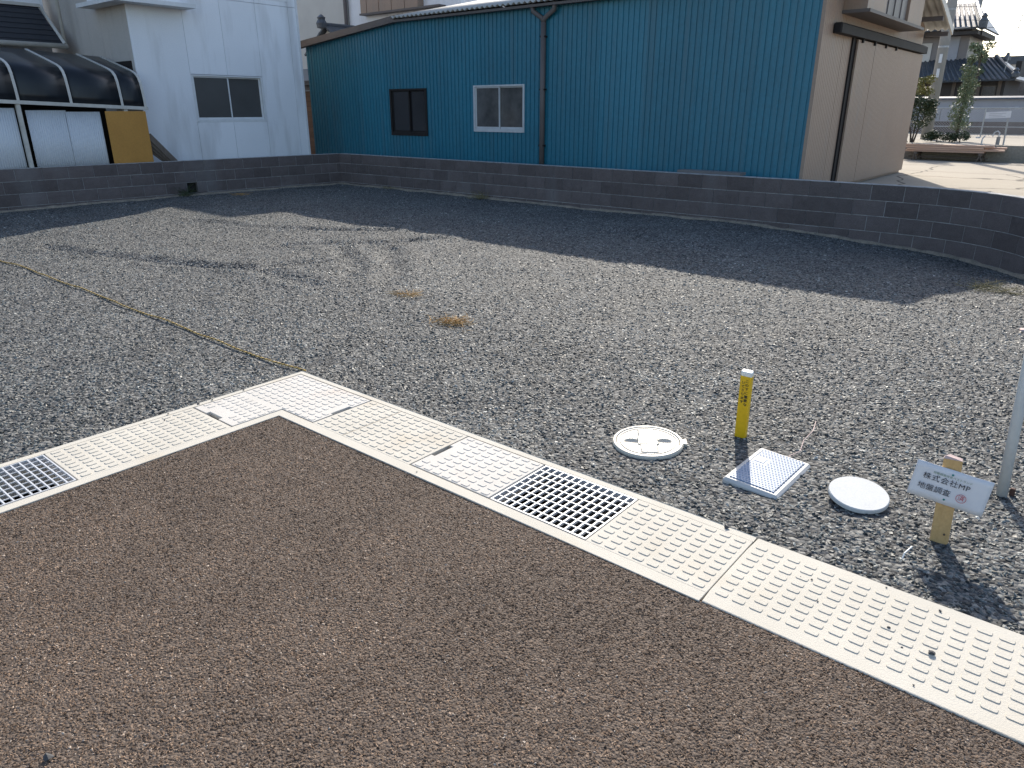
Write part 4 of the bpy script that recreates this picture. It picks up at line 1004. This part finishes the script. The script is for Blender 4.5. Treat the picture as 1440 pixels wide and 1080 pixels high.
me = bpy.data.meshes.new('cap'); bm.to_mesh(me); bm.free(); me.materials.append(M_['lid_white']); link('cap', me, il)
b = MB(); b.prism([(.165, .02), (.192, .03), (.192, -.03), (.165, -.02)][::-1], -.01, .008); b.build('lug', M_['lid_white'], il)
# water meter box
mbx = root('meter_box', (2.79, .575, -.022), 'pale blue rectangular meter box with white rim set in the gravel', 'meter box', None, (R(-1), R(2.5), R(-1)))
b = MB(); b.box(-.128, -.215, -.08, .128, .215, .022, bev=.012); bevel(b.build('rim', M_['meter_rim'], mbx), .003)
b = MB(); b.box(-.108, -.195, .0, .108, .195, .0255, bev=.008); lido = b.build('lid', M_['meter'], mbx)
dot = MB(); dot.add([(math.cos(k * math.pi / 3) * .0052, math.sin(k * math.pi / 3) * .0052, 0) for k in range(6)] + [(math.cos(k * math.pi / 3) * .0036, math.sin(k * math.pi / 3) * .0036, .0022) for k in range(6)], [(k, (k + 1) % 6, 6 + (k + 1) % 6, 6 + k) for k in range(6)] + [tuple(range(6, 12))])
dmesh = MB()
for i in range(14):
    for k in range(26):
        x = -.098 + i * .0151 + (.0075 if k % 2 else 0); y = -.186 + k * .0149
        if x > .101 or (x < -.03 and .03 < y < .10): continue
        dmesh.add([(v[0] + x, v[1] + y, v[2] + .0253) for v in dot.v], dot.f)
dmesh.build('grip_studs', M_['meter'], lido, kind='stuff')
b = MB(); b.box(-.085, .04, .0256, -.04, .092, .0275, bev=.0008); b.build('name_plate', M_['meter'], lido)
b = MB(); b.box(-.10, -.006, .0257, -.098, .18, .0262); b.box(.098, -.18, .0257, .1, .18, .0262); b.build('groove', M_['channel'], lido)
# white disc
dc = root('round_disc', (3.182, .575, .003), 'white round concrete disc lying tilted on the gravel', 'disc', None, (R(7), R(4), 0))
MB().lathe([(.116, 0), (.12, .004), (.12, .018), (.117, .022)], 56).build('slab', M_['disc'], dc)
# wooden sign
sg = root('survey_sign', (3.517, .455, -.03), 'small wooden stake carrying a tilted white paper survey notice', 'sign', None, (R(-4), R(-3), R(4)))
b = MB(); b.box(-.031, -.012, -.12, .031, .014, .355); st = b.build('stake', M_['pinewood'], sg); bevel(st, .002)
b = MB(); b.add([(-.031, -.012, .3548), (.031, -.012, .3548), (.031, .014, .3548), (-.031, .014, .3548), (-.026, -.006, .366), (.0, -.010, .362), (.028, .006, .360), (-.012, .012, .368)], [(0, 1, 5, 4), (1, 2, 6, 5), (2, 3, 7, 6), (3, 0, 4, 7), (4, 5, 6, 7)]); b.build('split_top', M_['pinkish'], sg)
b = MB(); b.lathe([(.004, 0), (.004, .004)], 10); kn = b.build('knot', M_['bark'], sg); kn.location = (.014, -.0125, .05); kn.rotation_euler = TR
pa = MB(); TB = Matrix.Translation((.004, -.0175, .245)) @ Matrix.Rotation(R(8.5), 4, 'Y')
def pw_(i, j): 
    x = -.128 + .256 * i / 16; z = -.072 + .144 * j / 6
    y = .0015 * math.sin(x * 55 + z * 20) + (.004 * max(0, (abs(x) - .07) / .06) ** 2) * (1 if x > 0 else -.6)
    return TB @ Vector((x, y - .002, z))
pa.sheet(pw_, 17, 7); po = pa.build('paper', M_['paper'], sg, smooth=True); solidify(po, .0012)
def sign_text(body, x, z, size, mt, sp=1., bold=0.):
    o = link('lettering', text_mesh(body, size, mt, 'lettering', sp, bold), po)
    o.matrix_local = TB @ Matrix.Translation((x, -.0062, z)) @ Matrix.Rotation(R(90), 4, 'X')
sign_text('地盤調査改良ベストランド', .0, .042, .0105, M_['greenink'], 1.1)
sign_text('株式会社MP', -.016, .019, .0285, M_['ink'], 1.12)
sign_text('地盤調査', -.046, -.024, .0285, M_['ink'], 1.0)
sign_text('済', .047, -.026, .023, M_['redink'], 1)
bm_ = MB(); n = 32
bm_.add([(rr_ * math.cos(2 * math.pi * k / n), rr_ * math.sin(2 * math.pi * k / n), 0) for rr_ in (.0155, .0172) for k in range(n)], [(k, (k + 1) % n, n + (k + 1) % n, n + k) for k in range(n)])
o = bm_.build('red_ring', M_['redink'], po); o.matrix_local = TB @ Matrix.Translation((.047, -.0062, -.0265)) @ Matrix.Rotation(R(90), 4, 'X')
for zz in (.053, -.052):
    b = MB(); b.lathe([(.0042, 0), (.0036, .003), (.001, .004)], 10); o = b.build('pin', M_['tealpin'], po); o.matrix_local = TB @ Matrix.Translation((-.003, -.003, zz)) @ Matrix.Rotation(R(90), 4, 'X')
# pipe at the right edge
pp = root('standing_pipe', (3.652, 1.035, -.03), 'grey white pipe standing in the gravel at the right edge', 'pipe', None, (R(-1), R(-3.0), 0))
MB().tube([(0, 0, -.1), (0, 0, .5), (0, 0, 1.35)], .0215, 20).build('tube', M_['pipe'], pp, smooth=True)
MB().lathe([(.024, 1.33), (.024, 1.37), (.02, 1.38)], 20).build('end_cap', M_['pipe'], pp)
pg = root('wooden_peg', (3.685, 1.06, -.02), 'short rusty brown peg at the foot of the grey white pipe', 'peg')
b = MB(); b.box(-.010, -.009, -.08, .010, .009, .035, bev=.003); b.build('peg', M_['rust'], pg)
# timber offcut at right edge, thin white strips
ofc = link('pink_offcut', None, None, (3.40, 4.17, -.05), (0, 0, .3), label='short pale pink timber offcut on the gravel at the right edge', cat='offcut')
b = MB(); b.box(-.03, -.08, .0, .30, -.02, .035, bev=.005); b.build('offcut', M_['pinkish'], ofc)
def strip(x, y, L, rot, label):
    z = float(gh(x, y)); o = MB().tube([(0, 0, 0.02), (L * .3, .004, .035), (L, 0, .05)], .0028, 5).build('white_strip', M_['white_cap']); o.location = (x, y, z); o.rotation_euler = (0, 0, rot); tag(o, label, 'strip')
strip(3.44, .20, .06, R(75), 'thin white strip lying on the gravel in front of the wooden sign')
z = float(gh(2.8, 1.0)); sw = MB().tube([(0, 0, .01), (.03, .10, .015), (.01, .2, .03), (.02, .30, .05), (-.005, .42, .055)], .0022, 5).build('string', M_['pinkish'], None); sw.location = (2.80, .79, z + .0); tag(sw, 'pale string trailing over the gravel behind the meter box', 'string')
# tiger rope
rp_ = root('guide_rope', (-4, .05, 0), 'yellow and black twisted rope lying across the gravel to the drain corner', 'rope')
def rope_c(s): x = -9.4 * s; return np.array([x, .025 + .04 * math.sin(s * 5) * s + .005 * math.sin(s * 41), float(gh(x, .03)) + .020 + .004 * math.sin(s * 70)])
for ph in range(3):
    pts = []; n = 1500
    base = [rope_c(k / 300) for k in range(301)]
    for k in range(n + 1):
        f = k / n * 300; i = min(int(f), 299); c = base[i] * (1 - (f - i)) + base[i + 1] * (f - i)
        a = 2 * math.pi * (k / 8.) + ph * 2 * math.pi / 3; pts.append((c[0], c[1] + .0033 * math.cos(a), c[2] - .007 + .0033 * math.sin(a)))
    MB().tube(pts, .0034, 5).build('strand', M_['rope_b'] if ph == 2 else M_['rope_y'], rp_, world=True, smooth=True)
# dry straw and weeds
def tuft(name, x, y, n, L, spread, mt, label, cat, up=.3, group=None, seed=0):
    z = float(gh(x, y)); r = random.Random(seed + int(x * 100)); b = MB()
    for k in range(n):
        px_, py_ = r.gauss(0, spread), r.gauss(0, spread * .7); a = r.uniform(0, 6.28); l = L * r.uniform(.5, 1.2); u = r.uniform(.05, 1) * up
        p0 = Vector((px_, py_, r.uniform(0, .02))); p1 = p0 + Vector((math.cos(a) * l * .5, math.sin(a) * l * .5, u * l)); p2 = p1 + Vector((math.cos(a + .4) * l * .5, math.sin(a + .4) * l * .5, u * l * .4))
        b.tube([p0, p1, p2], [.0022, .0018, .0008], 3, False)
    o = b.build(name, mt); o.location = (x, y, z + .005); tag(o, label, cat, group); return o
tuft('straw_clump', -.07, 1.43, 130, .10, .085, M_['straw'], 'clump of orange dry straw in the middle of the gravel', 'straw', .30)
tuft('straw_clump', -.98, 1.79, 60, .10, .07, M_['straw'], 'thin scatter of dry straw left of the straw clump', 'straw', .15)
tuft('weed_tuft', 3.02, 5.75, 120, .16, .12, M_['weed'], 'pale dry weeds on the gravel near the curved end of the block wall', 'weeds', .4)
tuft('weed_tuft', -5.6, 7.93, 90, .16, .10, M_['weed'], 'dry weeds at the foot of the block wall under the white framed shed window', 'weeds', .7)
tuft('weed_tuft', -10.24, 4.50, 160, .20, .09, M_['leaf'], 'dark weeds growing in the gap of the left block wall', 'weeds', .8)
tuft('weed_tuft', -9.6, 5.3, 50, .12, .12, M_['straw'], 'dry straw at the foot of the left block wall', 'weeds', .2)
tuft('weed_tuft', -8.2, 7.9, 40, .10, .08, M_['weed'], 'small dry weeds by the block wall corner under the dark shed window', 'weeds', .5)
